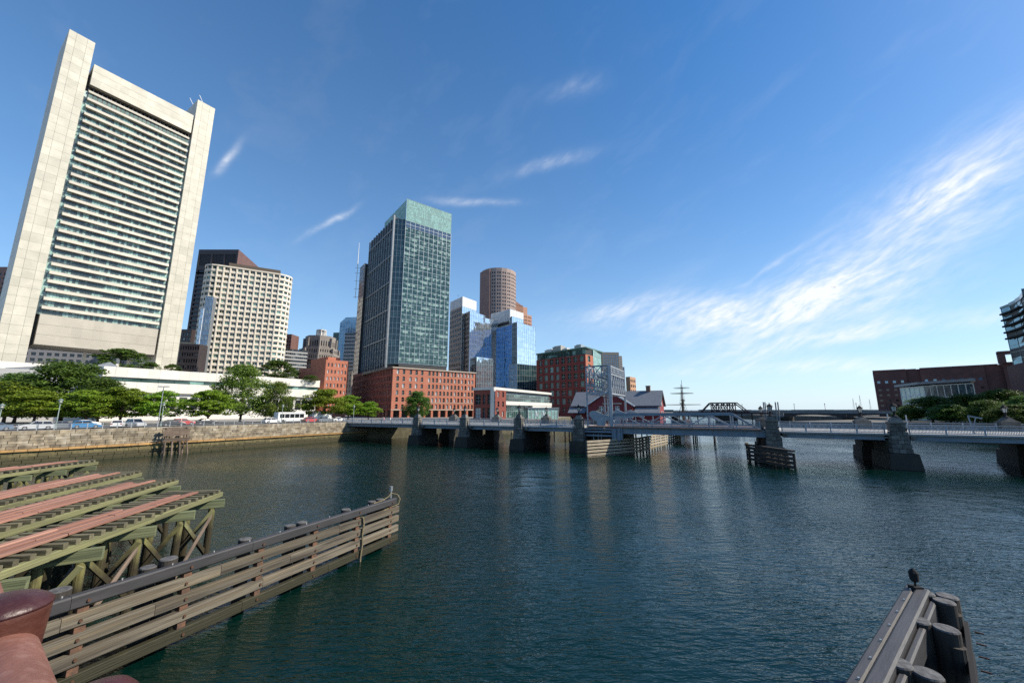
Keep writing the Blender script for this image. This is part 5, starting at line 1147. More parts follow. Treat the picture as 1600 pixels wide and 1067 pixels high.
    d = MB(); d.fbox(BF, a0, a1, -BW - .3, .5, 5.42, 5.68); part(t, 'lifting_deck', d, mm['rust'])
    for o in (-.15, -BW + .15):
        g = MB(); g.fbox(BF, 70.6, a1 + .8, o - .06, o + .06, 4.25, 5.42); g.fbox(BF, 70.6, a1 + .8, o - .25, o + .25, 4.2, 4.28); g.fbox(BF, 70.6, a1 + .8, o - .2, o + .3, 5.3, 5.415)
        for i in range(11): x = 71 + 2.5 * i; g.fbox(BF, x - .04, x + .04, o - .12, o + .12, 4.28, 5.3)
        part(t, 'lifting_girder', g, mm['bluesteel'])
    for z0, z1, o in ((4.95, 5.3, .1), (4.3, 4.7, 0), (3.5, 3.85, -.2)):
        g = MB(); g.fbox(BF, 62.8, 70.2, o - .25, o + .1, z0, z1); part(t, 'tail_girder', g, mm['bluesteel'])
    g = MB(); g.fbox(BF, 69.2, 71.4, -.5, .25, 3.0, 5.3); g.fbox(BF, 69.6, 70.1, .25, .5, 2.7, 5.2); g.fbox(BF, 70.5, 71, .25, .5, 2.7, 5.2); part(t, 'hinge_bracket', g, mm['bluesteel'])
    for k in (64.6, 65.6, 66.3): rod(t, 'pipe_pile', P(k + .3, -1, -1), P(k + .3, -1, 4), .11, mm['palesteel'])
    sh = MB(); sh.fbox(BF, 64, 71, -BW + 1, -1.8, -1, 4.2); part(t, 'hinge_pier', sh, mm['pierwet'])
    for o in (-.7, -BW + .7):
        tr = part(t, 'side_truss', MB().bar(P(69.5, o, 8.15), P(92.2, o, 8.35), .45, .5), mm['bluesteel'])
        xs = [71.5 + 4.1 * i for i in range(6)]
        for i, x in enumerate(xs):
            beam(tr, 'truss_post', P(x, o, 5.7), P(x, o, 8.1), .2, .2, mm['palesteel'])
            if i < 5:
                if i % 2: beam(tr, 'truss_diagonal', P(x, o, 5.75), P(xs[i + 1], o, 8.1), .22, .2, mm['palesteel'])
                else: beam(tr, 'truss_diagonal', P(x, o, 8.1), P(xs[i + 1], o, 5.75), .22, .2, mm['palesteel'])
        beam(tr, 'end_post', P(92.1, o, 8.3), P(95.9, o, 5.75), .5, .34, mm['bluesteel'])
        beam(tr, 'bottom_chord', P(69, o, 5.85), P(96, o, 5.85), .4, .25, mm['bluesteel'])
        # curved rocker arm at the heel
        prof = [(64.2, 8.6), (64.9, 9.0), (65.7, 8.95), (67.4, 8.2), (69.4, 7.7), (69.6, 6.6), (67.9, 6.9), (67.6, 5.75), (65.8, 5.75), (65.9, 6.6), (64.9, 7.2), (64.2, 7.8)]
        ar = MB(); n = len(prof); c0 = [P(x, o + .2, z) for x, z in prof]; c1 = [P(x, o - .25, z) for x, z in prof]; ar.face(list(reversed(c0))); ar.face(c1)
        for k in range(n): j = (k + 1) % n; ar.face([c0[k], c0[j], c1[j], c1[k]])
        part(tr, 'rocker_arm', ar, mm['palesteel'])
        ar = MB(); prof = [(69.4, 8.9), (70.4, 9.2), (73.6, 7.9), (73.6, 7.4), (70.6, 7.6), (69.4, 7.0)]; n = 6; c0 = [P(x, o + .16, z) for x, z in prof]; c1 = [P(x, o - .2, z) for x, z in prof]; ar.face(list(reversed(c0))); ar.face(c1)
        for k in range(n): j = (k + 1) % n; ar.face([c0[k], c0[j], c1[j], c1[k]])
        part(tr, 'heel_link', ar, mm['palesteel'])
    railing(70, 96.2, .35, 5.68)
    # counterweight frame: four posts and a latticed box over the roadway
    Z0, Z1 = 12.7, 18.8; A0, A1, O0, O1 = 63.9, 69.1, -BW + .2, -.2
    fr_ = part(t, 'counterweight_frame', MB().bar(P(A0, O1, Z1), P(A1, O1, Z1), .25, .3), mm['bluesteel'])
    for a, o, w, zt in ((A0, O1, .3, Z1), (A1, O1, .75, Z1 + .1), (A0, O0, .3, Z1), (A1, O0, .42, Z1 + 1.2)): beam(fr_, 'frame_post', P(a, o, 5.6), P(a, o, zt), w, w, mm['palesteel'])
    beam(fr_, 'frame_post', P(A1 - .9, O1 - .9, 5.6), P(A1 - .9, O1 - .9, Z0), .22, .22, mm['palesteel'])
    for pq in ((A0, O0, A1, O0), (A0, O0, A0, O1), (A1, O0, A1, O1)):
        beam(fr_, 'frame_chord', P(pq[0], pq[1], Z1), P(pq[2], pq[3], Z1), .25, .3, mm['palesteel'])
    for pq in ((A0, O0, A1, O0), (A0, O0, A0, O1), (A1, O0, A1, O1), (A0, O1, A1, O1)):
        beam(fr_, 'frame_chord', P(pq[0], pq[1], Z0), P(pq[2], pq[3], Z0), .28, .34, mm['palesteel'])
    def lattice(p, q, nx, nz, w, z0=Z0, z1=Z1):
        l = MB(); p, q = Vector(p), Vector(q)
        for i in range(nx):
            for j in range(nz):
                a = p.lerp(q, i / nx); b = p.lerp(q, (i + 1) / nx); za = z0 + (z1 - z0) * j / nz; zb = z0 + (z1 - z0) * (j + 1) / nz
                l.bar((a.x, a.y, za), (b.x, b.y, zb), w, w); l.bar((a.x, a.y, zb), (b.x, b.y, za), w, w)
                if j: l.bar((a.x, a.y, za), (b.x, b.y, za), w * 1.3, w)
            l.bar((b.x, b.y, z0), (b.x, b.y, z1), w * 1.3, w)
        part(fr_, 'lattice', l, mm['palesteel'], kind='stuff')
    lattice(P(A0, O1, 0), P(A1, O1, 0), 3, 3, .15); lattice(P(A0, O0, 0), P(A1, O0, 0), 3, 3, .13)
    lattice(P(A1, O1, 0), P(A1, O0, 0), 7, 1, .24, Z0, 16.9); lattice(P(A1, O1, 0), P(A1, O0, 0), 11, 1, .18, 17.1, Z1); lattice(P(A0, O1, 0), P(A0, O0, 0), 7, 2, .16)
    beam(fr_, 'frame_chord', P(A1, O1, 17), P(A1, O0, 17), .3, .26, mm['palesteel'])
    for k in range(5): beam(fr_, 'counterweight_beam', P(A0 + .6 + k * .95, O1 - .4, Z1 - 2.2), P(A0 + .6 + k * .95, O0 + .4, Z1 - 2.2), .25, .7, mm['bluesteel'])
    for x, z in ((121, 8.2), (118.4, 8.4)): rod(t, 'control_mast', P(x, -BW + 1, 5.4), P(x, -BW + 1, z), .1, mm['palesteel'])
    g = MB(); g.bar(P(124.8, -3, 5.4), P(124.5, -3, 8.2), .14, .14).bar(P(124.5, -3, 8.2), P(126, -3, 7.8), .18, .2).bar(P(124.8, -3, 6.2), P(125.3, -3, 7.9), .1, .1); part(t, 'gate_machine', g, mm['bluesteel'])
bridge()
# ------------------------------------------------------------------ timber fenders at the bridge
mm['sunwood'] = M('bleached_timber', (.40, .34, .25), (.26, .22, .16), 2.2, .9, coord='object', stretch=(.3, 3, 3), rnd=.18, bump=.4, bscale=5)
mm['darkwood'] = M('dark_and_backlit_timber', (.035, .03, .026), (.06, .052, .044), 2.2, .9, coord='object', stretch=(.3, 3, 3), rnd=.25, bump=.4, bscale=5)  # dark piles, and the shade put into the backlit fender's colour
def fender(name, label, path, zs, h, mat, step=2.4, pile=.18, caps=True, inside=1, top=None):
    t = thing(name, label, 'fender', (path[0][0], path[0][1], 0))
    for p, q in zip(path, path[1:]):
        f = Fr(p, q) if inside > 0 else Fr(q, p)
        for z in zs: beam(t, 'timber', f.p(0, .18, z), f.p(f.L, .18, z), .26, h, mat)
        n = max(1, round(f.L / step))
        for i in range(n + 1): rod(t, 'pile', f.p(min(f.L - .1, .1 + f.L * i / n), -.16, -1.2), f.p(min(f.L - .1, .1 + f.L * i / n), -.16, max(zs) + .15), pile, mm['darkwood'])
        if top: beam(t, 'cap_timber', f.p(-.2, .1, top), f.p(f.L + .2, .1, top), .6, .3, mm['darkwood'])
    return t
fender('timber_fender', 'pale bleached timber fender of five rails under the counterweight end of the bridge', [(14.7, 79.2), (27.6, 88.2), (35.6, 99.5), (50.5, 120)], (-.2, .35, 1.0, 1.65, 2.3, 2.9), .42, mm['sunwood'])
t3 = fender('dark_timber_fender', 'dark backlit timber fender wrapping the middle bridge pillar', [(45.6, 77.5), (43.9, 74.6), (44.1, 63.0)], (.3, .95, 1.6, 2.25), .45, mm['darkwood'], 1.6, .2, top=2.75)  # faces away from the sun: its shade is put into the timber colour
for a in (3, 6, 8.5): beam(t3, 'ladder_rail', (44.3, 74.6 - a, 0), (43.75, 74.6 - a, 2.4), .1, .12, mm['oldwood'])
# ------------------------------------------------------------------ museum on the wharf
mm['barnred'] = M('barn_red_boards', (.24, .035, .04), (.19, .028, .032), 1.5, .8, stretch=(1, 1, 6)); mm['pinkred'] = mm['barnred']
mm['roofslate'] = M('grey_shingle_roof', (.15, .17, .20), (.11, .125, .15), 2.2, .8, bump=.3, bscale=6)
def museum():
    d = BF.d; o = Vector((19.6, 127, 0)); E_ = o + d * 26.5; f = Fr(o, E_); P = f.p; L = f.L; ze, zr, z0 = 10.6, 14.9, 3.6; D = 11.
    t = thing('red_wharf_house', 'barn red wharf house with long grey shingle roof and front gable behind the bridge', 'building', tuple(o))
    w = MB(); w.fbox(f, .1, L - .1, -D, 0, z0, ze - .05)
    for a in (.1, L - .1): w.face([P(a, 0, ze - .05), P(a, -D, ze - .05), P(a, -D / 2, zr - .2)] if a > 1 else [P(a, -D, ze - .05), P(a, 0, ze - .05), P(a, -D / 2, zr - .2)])
    part(t, 'wall', w, mm['barnred'])
    r = MB(); 
    for s in (0, 1):
        oo = .6 if s == 0 else -D - .6
        q = [P(-.5, oo, ze - .35), P(L + .5, oo, ze - .35), P(L + .5, -D / 2, zr), P(-.5, -D / 2, zr)]
        u = [(x, y, z + .22) for x, y, z in q]; r.hexa(q + u if s == 0 else [q[1], q[0], q[3], q[2]] + [u[1], u[0], u[3], u[2]])
    part(t, 'roof', r, mm['roofslate'])
    c0, hw, pr = 12.2, 7.2, 1.6
    g = MB(); g.face([P(c0 - hw + .3, pr, z0), P(c0 + hw - .3, pr, z0), P(c0 + hw - .3, pr, ze), P(c0, pr, zr - .2), P(c0 - hw + .3, pr, ze)])
    for s in (-1, 1): a = c0 + s * (hw - .3); g.face([P(a, pr, z0), P(a, -.5, z0), P(a, -.5, ze), P(a, pr, ze)])
    part(t, 'front_gable', g, mm['barnred'])
    g = MB()
    for s in (-1, 1):
        q = [P(c0 + s * (hw + .3), pr + .5, ze - .4), P(c0 + s * (hw + .3), -D / 2, ze - .4), P(c0, -D / 2, zr + .08), P(c0, pr + .5, zr + .08)]
        u = [(x, y, z + .2) for x, y, z in q]; g.hexa((q + u) if s > 0 else [q[1], q[0], q[3], q[2], u[1], u[0], u[3], u[2]])
    part(t, 'gable_roof', g, mm['roofslate'])
    g = MB()
    for s in (-1, 1): g.bar(P(c0 + s * (hw + .35), pr + .55, ze - .35), P(c0, pr + .55, zr + .15), .12, .3)
    part(t, 'white_bargeboard', g, mm['whiteplain'])
    for a0, a1 in ((-.8, 4.8), (19.6, L + .2)):
        g = MB(); q = [P(a0, 2.8, 8.2), P(a1, 2.8, 8.2), P(a1, .05, 9.9), P(a0, .05, 9.9)]; g.hexa(q + [(x, y, z + .18) for x, y, z in q]); part(t, 'lean_to_roof', g, mm['roofslate'])
    ch = MB(); ch.fbox(f, 22.2, 23.4, -D / 2 - .6, -D / 2 + .6, zr - .6, zr + 1.7); ch.fbox(f, 22.1, 23.5, -D / 2 - .7, -D / 2 + .7, zr + 1.5, zr + 1.72); part(t, 'chimney', ch, M('chimney_brick', (.2, .11, .08), rough=.9))
    fg = Fr(P(L - .1, 0, 0), P(L - .1, -D, 0))
    for a, z in ((3.2, 8), (6.6, 8), (5, 11.2)): inst(t, 'window', win_mesh(1.1, 1.7, mm['win_dark'], mm['whiteplain'], 2, 2, .08), fg.p(a, .08, z), fg.rz)
    for a in (9.8, 12.2, 14.6): inst(t, 'window', win_mesh(1.2, 1.8, mm['win_dark'], mm['whiteplain'], 2, 2, .08), P(a, pr + .08, 9.4), f.rz)
    part(t, 'sign_board', MB().fbox(f, 10.2, 16, pr + .04, pr + .16, 10.9, 11.3), mm['stonetrim'])
    p = MB(); p.fbox(f, -6, L + 14, -D - 8, 5, 2.9, 3.58); part(t, 'platform', p, mm['oldwood'])
    for i in range(10):
        for oo in (4, -6, -16): rod(t, 'pile', P(-5 + 5 * i, oo, -1), P(-5 + 5 * i, oo, 2.95), .2, mm['darkwood'])
museum()
def ship():
    t = thing('sailing_ship', 'old wooden sailing ship with two bare masts and yards behind the bridge', 'ship', (76, 175, 0), R(63)); hull = MB()
    st = [(-11, 1.2, 5.2), (-8.5, 2.9, 4.6), (-3, 3.4, 4.0), (3, 3.4, 4.0), (8, 2.6, 4.5), (11.5, .2, 5.3)]
    rings = [[(x, -w, z), (x, -w * .85, z * .45), (x, -w * .3, -.6), (x, w * .3, -.6), (x, w * .85, z * .45), (x, w, z)] for x, w, z in st]
    for a, b in zip(rings, rings[1:]):
        for k in range(5): hull.face([a[k], b[k], b[k + 1], a[k + 1]])
        hull.face([a[0], a[5], b[5], b[0]])
    hull.face(list(reversed(rings[0]))); part(t, 'hull', hull, M('ship_hull', (.11, .05, .03), (.07, .035, .025), 1, .7), local=True)
    mw2 = M('mast_timber', (.10, .065, .045), rough=.8)
    for x, h in ((-3.2, 20.5), (3.6, 22.9)):
        m = part(t, 'mast', MB().tube((x, 0, 3), (x, 0, h * .62), .32, .26, 8).tube((x + .3, 0, h * .55), (x + .3, 0, h), .19, .07, 8).box(x - .7, x + .7, -.9, .9, h * .58, h * .6), mw2, local=True)
        for z, w in ((11.6, 7.2), (16.6, 4.7), (19, 3.2)):
            y = newobj('yard', MB().tube((x + .4, -w, z), (x + .4, 0, z), .07, .16, 6).tube((x + .4, 0, z), (x + .4, w, z), .16, .07, 6).mesh('yard', mw2), m); y.rotation_euler = (0, 0, 0)
    rg = MB()
    for x, h in ((-3.2, 20.5), (3.6, 22.9)):
        for s in (-1, 1):
            for k in range(4): rg.tube((x - 1.2 + .7 * k, s * 3.2, 4), (x, 0, h * .6), .035, .03, 4)
            for k in range(2): rg.tube((x - .5 + .6 * k, s * .9, h * .59), (x + .3, 0, h * .92), .03, .025, 4)
            for k in range(8): z = 5.2 + k; q = (z - 4) / (h * .6 - 4); rg.tube((x - 1.2 * (1 - q), s * 3.2 * (1 - q), z), (x + .9 * (1 - q), s * 3.2 * (1 - q), z), .02, .02, 4)
    rg.tube((16.5, 0, 7.6), (3.9, 0, 21.5), .03, .03, 4).tube((11.5, 0, 5.4), (3.7, 0, 13), .035, .035, 4).tube((3.7, 0, 14), (-3, 0, 19.5), .03, .03, 4).tube((-10.8, 0, 5), (-3, 0, 19.8), .03, .03, 4)
    part(t, 'rigging', rg, mm['iron'], local=True); part(t, 'bowsprit', MB().tube((10, 0, 5), (16.8, 0, 7.7), .2, .09, 8), mw2, local=True)
ship()
def swing_bridge():
    f = Fr((113.5, 232), (132.5, 224.5)); P = f.p; t = thing('old_swing_bridge', 'rusty dark truss of an old swing bridge in the distance', 'bridge', P(0, 0, 0))
    m = M('rusty_truss', (.06, .028, .026), (.04, .022, .022), .6, .8)
    for o in (0, -9):
        xs = [1.5 + 2.9 * i for i in range(7)]; tr = part(t, 'truss', MB().bar(P(xs[1] - 1, o, 13.4), P(xs[5] + 1, o, 13.4), .6, .6).bar(P(-2, o, 8.2), P(23, o, 8.2), .4, .5).bar(P(xs[1] - 1, o, 12), P(xs[5] + 1, o, 12), .25, .25), m)
        for i in range(1, 6): beam(tr, 'truss_post', P(xs[i], o, 8.2), P(xs[i], o, 13.4), .45, .45, m)
        for i in range(1, 5): beam(tr, 'truss_diagonal', P(xs[i], o, 8.2), P(xs[i + 1], o, 13.2), .36, .36, m); beam(tr, 'truss_diagonal', P(xs[i], o, 13.2), P(xs[i + 1], o, 8.2), .36, .36, m)
        beam(tr, 'end_post', P(xs[1] - 1, o, 13.4), P(-1.5, o, 8.2), .55, .55, m); beam(tr, 'end_post', P(xs[5] + 1, o, 13.4), P(22.5, o, 8.2), .55, .55, m)
    for k in range(5): beam(t, 'cross_beam', P(4.4 + 2.9 * k, 0, 13.4), P(4.4 + 2.9 * k, -9, 13.4), .2, .25, m)
    d = MB(); d.fbox(f, -16, 34, -10, 1, 7.2, 8); part(t, 'deck', d, m)
    d = MB(); d.fbox(f, 6, 14, -9, 0, -1, 7.2); part(t, 'pivot_pier', d, mm['pierwet'])
    for k in range(6): rod(t, 'pile', P(-14 + 5 * k if k < 3 else 4 + 5 * k, -1, -1), P(-14 + 5 * k if k < 3 else 4 + 5 * k, -1, 7.3), .3, mm['darkwood'])
swing_bridge()
def far_bridge():
    pts = [(128, 312), (165, 294), (192, 279), (214, 253), (229, 228), (238, 205)]; t = thing('distant_road_bridge', 'low concrete road bridge in the distance on two dark piers', 'bridge', (165, 294, 0))
    m = M('distant_concrete', (.28, .28, .28), (.22, .22, .22), .2, .8)
    for k, (p, q) in enumerate(zip(pts, pts[1:])):
        f = Fr(p, q); d = MB(); d.fbox(f, -.5, f.L + .5, -14, 0, 7.2, 8.6); part(t, 'deck', d, m)
        g = MB(); P = f.p; g.face([P(0, -.5, 7.2), P(0, -.5, 4.2), P(f.L * .25, -.5, 5.9), P(f.L * .5, -.5, 6.4), P(f.L * .75, -.5, 5.9), P(f.L, -.5, 4.2), P(f.L, -.5, 7.2)]); g.fbox(f, 0, f.L, -13, -.8, 6.3, 7.2); part(t, 'arched_girder', g, mm['brownblack'] if k > 1 else m)
        b = MB(); b.fbox(f, -2.5, 2.5, -14, .5, -1, 4.6); part(t, 'pier', b, mm['pierwet'])
        beam(t, 'handrail', P(0, .05, 9.6), P(f.L, .05, 9.6), .12, .12, mm['bluesteel'])
        for i in range(8): beam(t, 'railing_post', P(f.L * (i + .5) / 8, .05, 8.6), P(f.L * (i + .5) / 8, .05, 9.7), .14, .14, mm['bluesteel'])
        for i in range(2):
            x = f.L * (i + .4) / 2; rod(t, 'lamp_post', P(x, -.5, 8.6), P(x, -.5, 13.2), .11, mm['iron']); part(t, 'lamp_head', MB().lathe(P(x, -.5, 13.0), [(.1, 0), (.28, .2), (.2, .6), (.05, .8)], 8), mm['iron'])
    f = Fr(pts[1], pts[2])
    for a, o in ((27, .6), (28.4, .6), (37, .6), (39, .6)): rod(t, 'mooring_pile', f.p(a * .72, o + 1.5, -1), f.p(a * .72, o + 1.5, 15), .4, M('pile_pale', (.3, .29, .28), rough=.8) if a == 27 else bpy.data.materials['pile_pale'])
far_bridge()
fs = MB(); rng = random.Random(3); xs = [(300 + 90 * i, 2600 - 14 * i) for i in range(60)]
for (x, y), (x2, y2) in zip(xs, xs[1:]): h = 7 + rng.random() * 9; fs.hexa([(x, y, -1), (x2, y2, -1), (x2 + 200, y2 + 500, -1), (x + 200, y + 500, -1), (x, y, h), (x2, y2, h), (x2 + 200, y2 + 500, h), (x + 200, y + 500, h)])
struct('far_shore', fs, M('far_wooded_shore', (.10, .13, .13), (.16, .18, .17), .01, .9))
for k, (x, y, h) in enumerate(((252, 290, 18), (259, 292, 20.5), (265, 291, 17.5))):
    t = thing('sailboat', ['leftmost bare masted sailboat beyond the distant bridge', 'middle and tallest bare masted sailboat beyond the distant bridge', 'rightmost bare masted sailboat beyond the distant bridge'][k], 'boat', (x, y, 0), R(30), 'sailboats beyond the distant bridge')
    hb = MB(); hb.hexa([(-4, -.5, -.3), (3.5, -.2, -.3), (3.5, .2, -.3), (-4, .5, -.3), (-4.6, -1.3, 1.2), (5.5, -.1, 1.4), (5.5, .1, 1.4), (-4.6, 1.3, 1.2)]); part(t, 'hull', hb, mm['whiteplain'], local=True)
    part(t, 'mast', MB().tube((.4, 0, 1), (.4, 0, h), .13, .09, 6), mm['galv'], local=True); part(t, 'boom', MB().tube((.4, 0, 2.4), (-3.8, 0, 2.4), .1, .1, 6), mm['galv'], local=True)
    part(t, 'stay', MB().tube((5.3, 0, 1.4), (.4, 0, h), .03, .03, 4).tube((-4.5, 0, 1.3), (.4, 0, h), .03, .03, 4), mm['iron'], local=True)
# ------------------------------------------------------------------ foreground: left fender
mm['plank'] = M('weathered_fender_plank', (.15, .13, .098), (.045, .038, .03), 2.6, .9, coord='object', stretch=(.14, 3, 3), ramp=(.4, .62), rnd=.3, bump=.6, bscale=7, c3=(.24, .19, .12), s3=1.3, amt3=.6)
mm['wetplank'] = M('wet_fender_plank', (.085, .068, .026), (.035, .029, .014), 3, .75, coord='object', stretch=(.14, 3, 3), rnd=.2, bump=.6, bscale=7, c3=(.17, .145, .08), s3=1.4, amt3=.7, tide=(1.1, (.022, .021, .008)))
mm['plastic'] = M('charcoal_plastic_lumber', (.045, .043, .046), (.03, .029, .031), 2, .55, coord='object', stretch=(.3, 2, 2), bump=.15, bscale=8)
mm['spacer'] = M('rusty_spacer_block', (.15, .075, .045), (.08, .05, .035), 5, .9, bump=.5, bscale=9)
mm['boltm'] = M('rusty_bolt', (.10, .05, .03), rough=.7, metal=.3); mm['steelbolt'] = M('bright_bolt', (.6, .6, .58), rough=.35, metal=.8)
mm['loghead'] = M('grey_log_end', (.12, .12, .122), (.05, .05, .052), 5, .9, bump=.5, bscale=10)
mm['log'] = M('tarred_pile', (.028, .024, .021), (.045, .038, .03), 4, .85, coord='object', stretch=(.3, 3, 3), bump=.4, bscale=6)
def log_pile(t, x, y, z, r, z0=-1.5):
    rod(t, 'pile', (x, y, z0), (x, y, z), r, mm['log'], n=20)
    h = MB(); n = 20
    h.lathe((x, y, z + .004), [(r * .98, 0), (r * .9, .035), (r * .2, .045)], n); inst(t, 'pile_head', h.mesh('pile_head', mm['loghead'], (x, y, z)), (x, y, z))
def left_fender():
    f = Fr((-18.6, 4.5), (-8.1, 28.85)); P = f.p; L = f.L
    t = thing('plank_fender', 'near timber fender of four weathered planks under a charcoal top rail', 'fender', P(0, 0, 0)); rng = random.Random(8)
    cuts = [0, 4.6, 10.3, 16.2, 21.4, L - .35]
    for a, b in zip(cuts, cuts[1:]): beam(t, 'top_rail', P(a, .1, 2.83), P(b - .012, .1, 2.83), .34, .42, mm['plastic'], ch=.05)
    levels = [(2.25, 'plank'), (1.64, 'plank'), (1.03, 'plank'), (.40, 'wetplank')]
    piles = [L - 25.8 + 3.05 * i for i in range(9)]
    piles = [1.5 + 3.02 * i for i in range(8)] + [L - .9]
    for k, (z, m) in enumerate(levels):
        c = [0.]; x = rng.uniform(2.5, 5)
        while x < L - 2.5: c.append(x); x += rng.uniform(4.4, 7.2)
        c.append(L)
        for a, b in zip(c, c[1:]): beam(t, 'plank', P(a, .1, z + rng.uniform(-.012, .012)), P(b - .015, .1, z + rng.uniform(-.012, .012)), .28, .40, mm[m])
    sp = MB().box(-.14, .14, -.15, .15, -.13, .13).mesh('spacer_block', mm['spacer']); bo = MB().tube((0, .02, 0), (0, -.05, 0), .055, .05, 8).mesh('bolt', mm['boltm']); sb = MB().tube((0, 0, 0), (0, 0, .05), .03, .025, 6).mesh('bolt', mm['steelbolt'])
    for i, a in enumerate(piles):
        x, y, _ = P(a - .35, -.42, 0)
        log_pile(t, x, y, 3.16 if i < 5 else 3.05, .30 if i < 5 else .27)
        if i % 2 == 0: x, y, _ = P(a - .9, -.62, 0); log_pile(t, x, y, 3.0, .27)
        for z in (2.53, 1.95, 1.33, .72): inst(t, 'spacer_block', sp, P(a + .1, .02, z), f.rz)
        for z, _m in levels + [(2.83, '')]:
            inst(t, 'bolt', bo, P(a + .1 + rng.uniform(-.06, .06), .27 if z > 2.5 else .24, z + rng.uniform(-.04, .04)), f.rz)
        for da in (-.4, 1.1): inst(t, 'bolt', sb, P(a + da, -.02, 3.03), 0)
    # navigation stub and the rope hung on the outer end
    rod(t, 'end_post', P(L - .5, -.15, 2.9), P(L - .5, -.15, 3.75), .06, mm['steelbolt']); rod(t, 'end_lamp', P(L - .5, -.15, 3.5), P(L - .5, -.15, 3.8), .11, mm['galv'])
    rp = M('tan_rope', (.22, .18, .11), (.12, .10, .05), 6, .95)
    def rope(label, pts, r):
        o = MB(); 
        for p, q in zip(pts, pts[1:]): o.tube(p, q, r, r, 6)
        solo('rope', o, rp, label, 'rope', pts[0])
    rope('tan rope looped over the outer end post of the plank fender', [P(L - 2.3, .0, 3.05), P(L - 1.6, .05, 3.08), P(L - .9, .0, 3.2), P(L - .5, -.1, 3.35), P(L - .1, .1, 3.2), P(L + .02, .25, 2.9), P(L - .2, .3, 2.6), P(L - .8, .1, 2.5), P(L - 1.5, .1, 2.42)], .035)
    rope('weedy rope hanging down the planks near the fender end', [P(L - 3.6, -.1, 2.48), P(L - 3.5, .3, 2.5), P(L - 3.45, .34, 2.1), P(L - 3.5, .33, 1.5), P(L - 3.45, .32, .9), P(L - 3.55, .33, .2), P(L - 3.55, .33, -.2)], .06)
left_fender()
# ------------------------------------------------------------------ foreground: right fender
def right_fender():
    f = Fr((13.93, 14.68), (4.6, 7.35)); P = f.p; L = f.L    # o points to the far left, channel side
    t = thing('beam_fender', 'dark timber fender head with charcoal double beam and log piles at lower right', 'fender', P(0, 0, 0))
    beam(t, 'top_rail', P(0, .12, 2.82), P(L, .12, 2.82), .26, .4, mm['plastic'], ch=.05); beam(t, 'top_rail', P(.1, -.2, 2.86), P(L, -.2, 2.86), .34, .42, mm['plastic'], ch=.05)
    beam(t, 'top_rail', P(.6, -.46, 2.6), P(L, -.46, 2.6), .16, .6, mm['plastic'], ch=.04)
    for z in (2.2, 1.6, 1.0, .4): beam(t, 'plank', P(0, .12, z), P(L, .12, z), .28, .4, mm['plank'])
    for x, y, r, z in ((13.82, 14.28, .27, 2.98), (13.95, 13.8, .28, 2.93), (14.38, 14.1, .28, 2.95), (11.86, 12.6, .29, 2.97), (12.25, 12.2, .29, 2.93), (9.36, 10.64, .29, 2.97), (9.72, 10.3, .29, 2.93), (7.0, 8.75, .29, 2.96), (7.4, 8.4, .29, 2.95)): log_pile(t, x, y, z, r)
    g = Fr((14.6, 13.8), (6.4, 6.2))
    for z, o in ((2.2, .05), (1.3, .05), (.5, .05)): beam(t, 'rear_timber', g.p(0, o, z), g.p(g.L, o, z), .12, .3, mm['iron'])
    for i in range(9): rod(t, 'spike', g.p(.3 + .9 * i, -.1, 2.2), g.p(.3 + .9 * i, -.3, 2.21), .022, mm['boltm'], n=6)
    for i in range(5): rod(t, 'rear_pile', g.p(.4 + 2.55 * i, .28, -1.5), g.p(.4 + 2.55 * i, .28, 2.62), .2, mm['log'], n=14)
    sb = MB().tube((0, 0, 0), (0, 0, .05), .03, .025, 6).mesh('bolt', mm['steelbolt'])
    for i in range(9): inst(t, 'bolt', sb, P(.5 + 1.2 * i, .06, 3.02))
    for i in range(5): inst(t, 'spacer_block', bpy.data.meshes['spacer_block'], P(.7 + 2.6 * i, -.18, 2.45), f.rz)
    b = thing('beacon_lamp', 'small dark beacon lamp standing on the tip of the right fender', 'beacon', P(.25, -.05, 3.02)); x, y, z = P(.25, -.05, 3.02)
    part(b, 'base', MB().box(x - .14, x + .14, y - .14, y + .14, z, z + .1), mm['iron']); part(b, 'stem', MB().tube((x, y, z + .1), (x, y, z + .24), .03, .03, 8), mm['iron'])
    part(b, 'body', MB().lathe((x, y, z + .22), [(.05, 0), (.11, .05), (.125, .1), (.13, .26), (.125, .3)], 8), mm['iron']); part(b, 'cap', MB().lathe((x, y, z + .52), [(.14, 0), (.08, .08), (.015, .14)], 8), mm['iron'])
right_fender()
# ------------------------------------------------------------------ foreground: the four bridge tracks on trestles
mm['pinkrail'] = M('faded_red_track_board', (.34, .165, .115), (.19, .09, .065), 3.2, .8, coord='object', stretch=(.1, 4, 4), rnd=.16, bump=.3, bscale=9, c3=(.42, .25, .185), s3=1.0, amt3=.6)
mm['tie'] = M('olive_tie', (.14, .125, .075), (.085, .078, .05), 4, .9, coord='object', stretch=(.3, 3, 3), rnd=.3, bump=.5, bscale=8)
mm['greenbeam'] = M('treated_green_timber', (.15, .17, .09), (.08, .095, .05), 2.0, .85, coord='object', stretch=(.12, 3, 3), rnd=.15, bump=.5, bscale=7, c3=(.23, .24, .12), s3=1.2, amt3=.5)
mm['stringer'] = M('yellow_green_stringer', (.205, .205, .095), (.11, .11, .055), 2.0, .85, tide=(2.4, (.028, .022, .009)), coord='object', stretch=(.12, 3, 3), rnd=.12, bump=.5, bscale=7)
mm['mosspile'] = M('mossy_round_pile', (.15, .145, .055), (.075, .068, .03), 2.5, .9, tide=(2.6, (.028, .022, .009)), coord='object', stretch=(.5, 2, 2), rnd=.25, bump=.6, bscale=7, c3=(.18, .165, .05), s3=1.0, amt3=.6)
KT = .8                                             # the track tops stand 4.2 m above the water
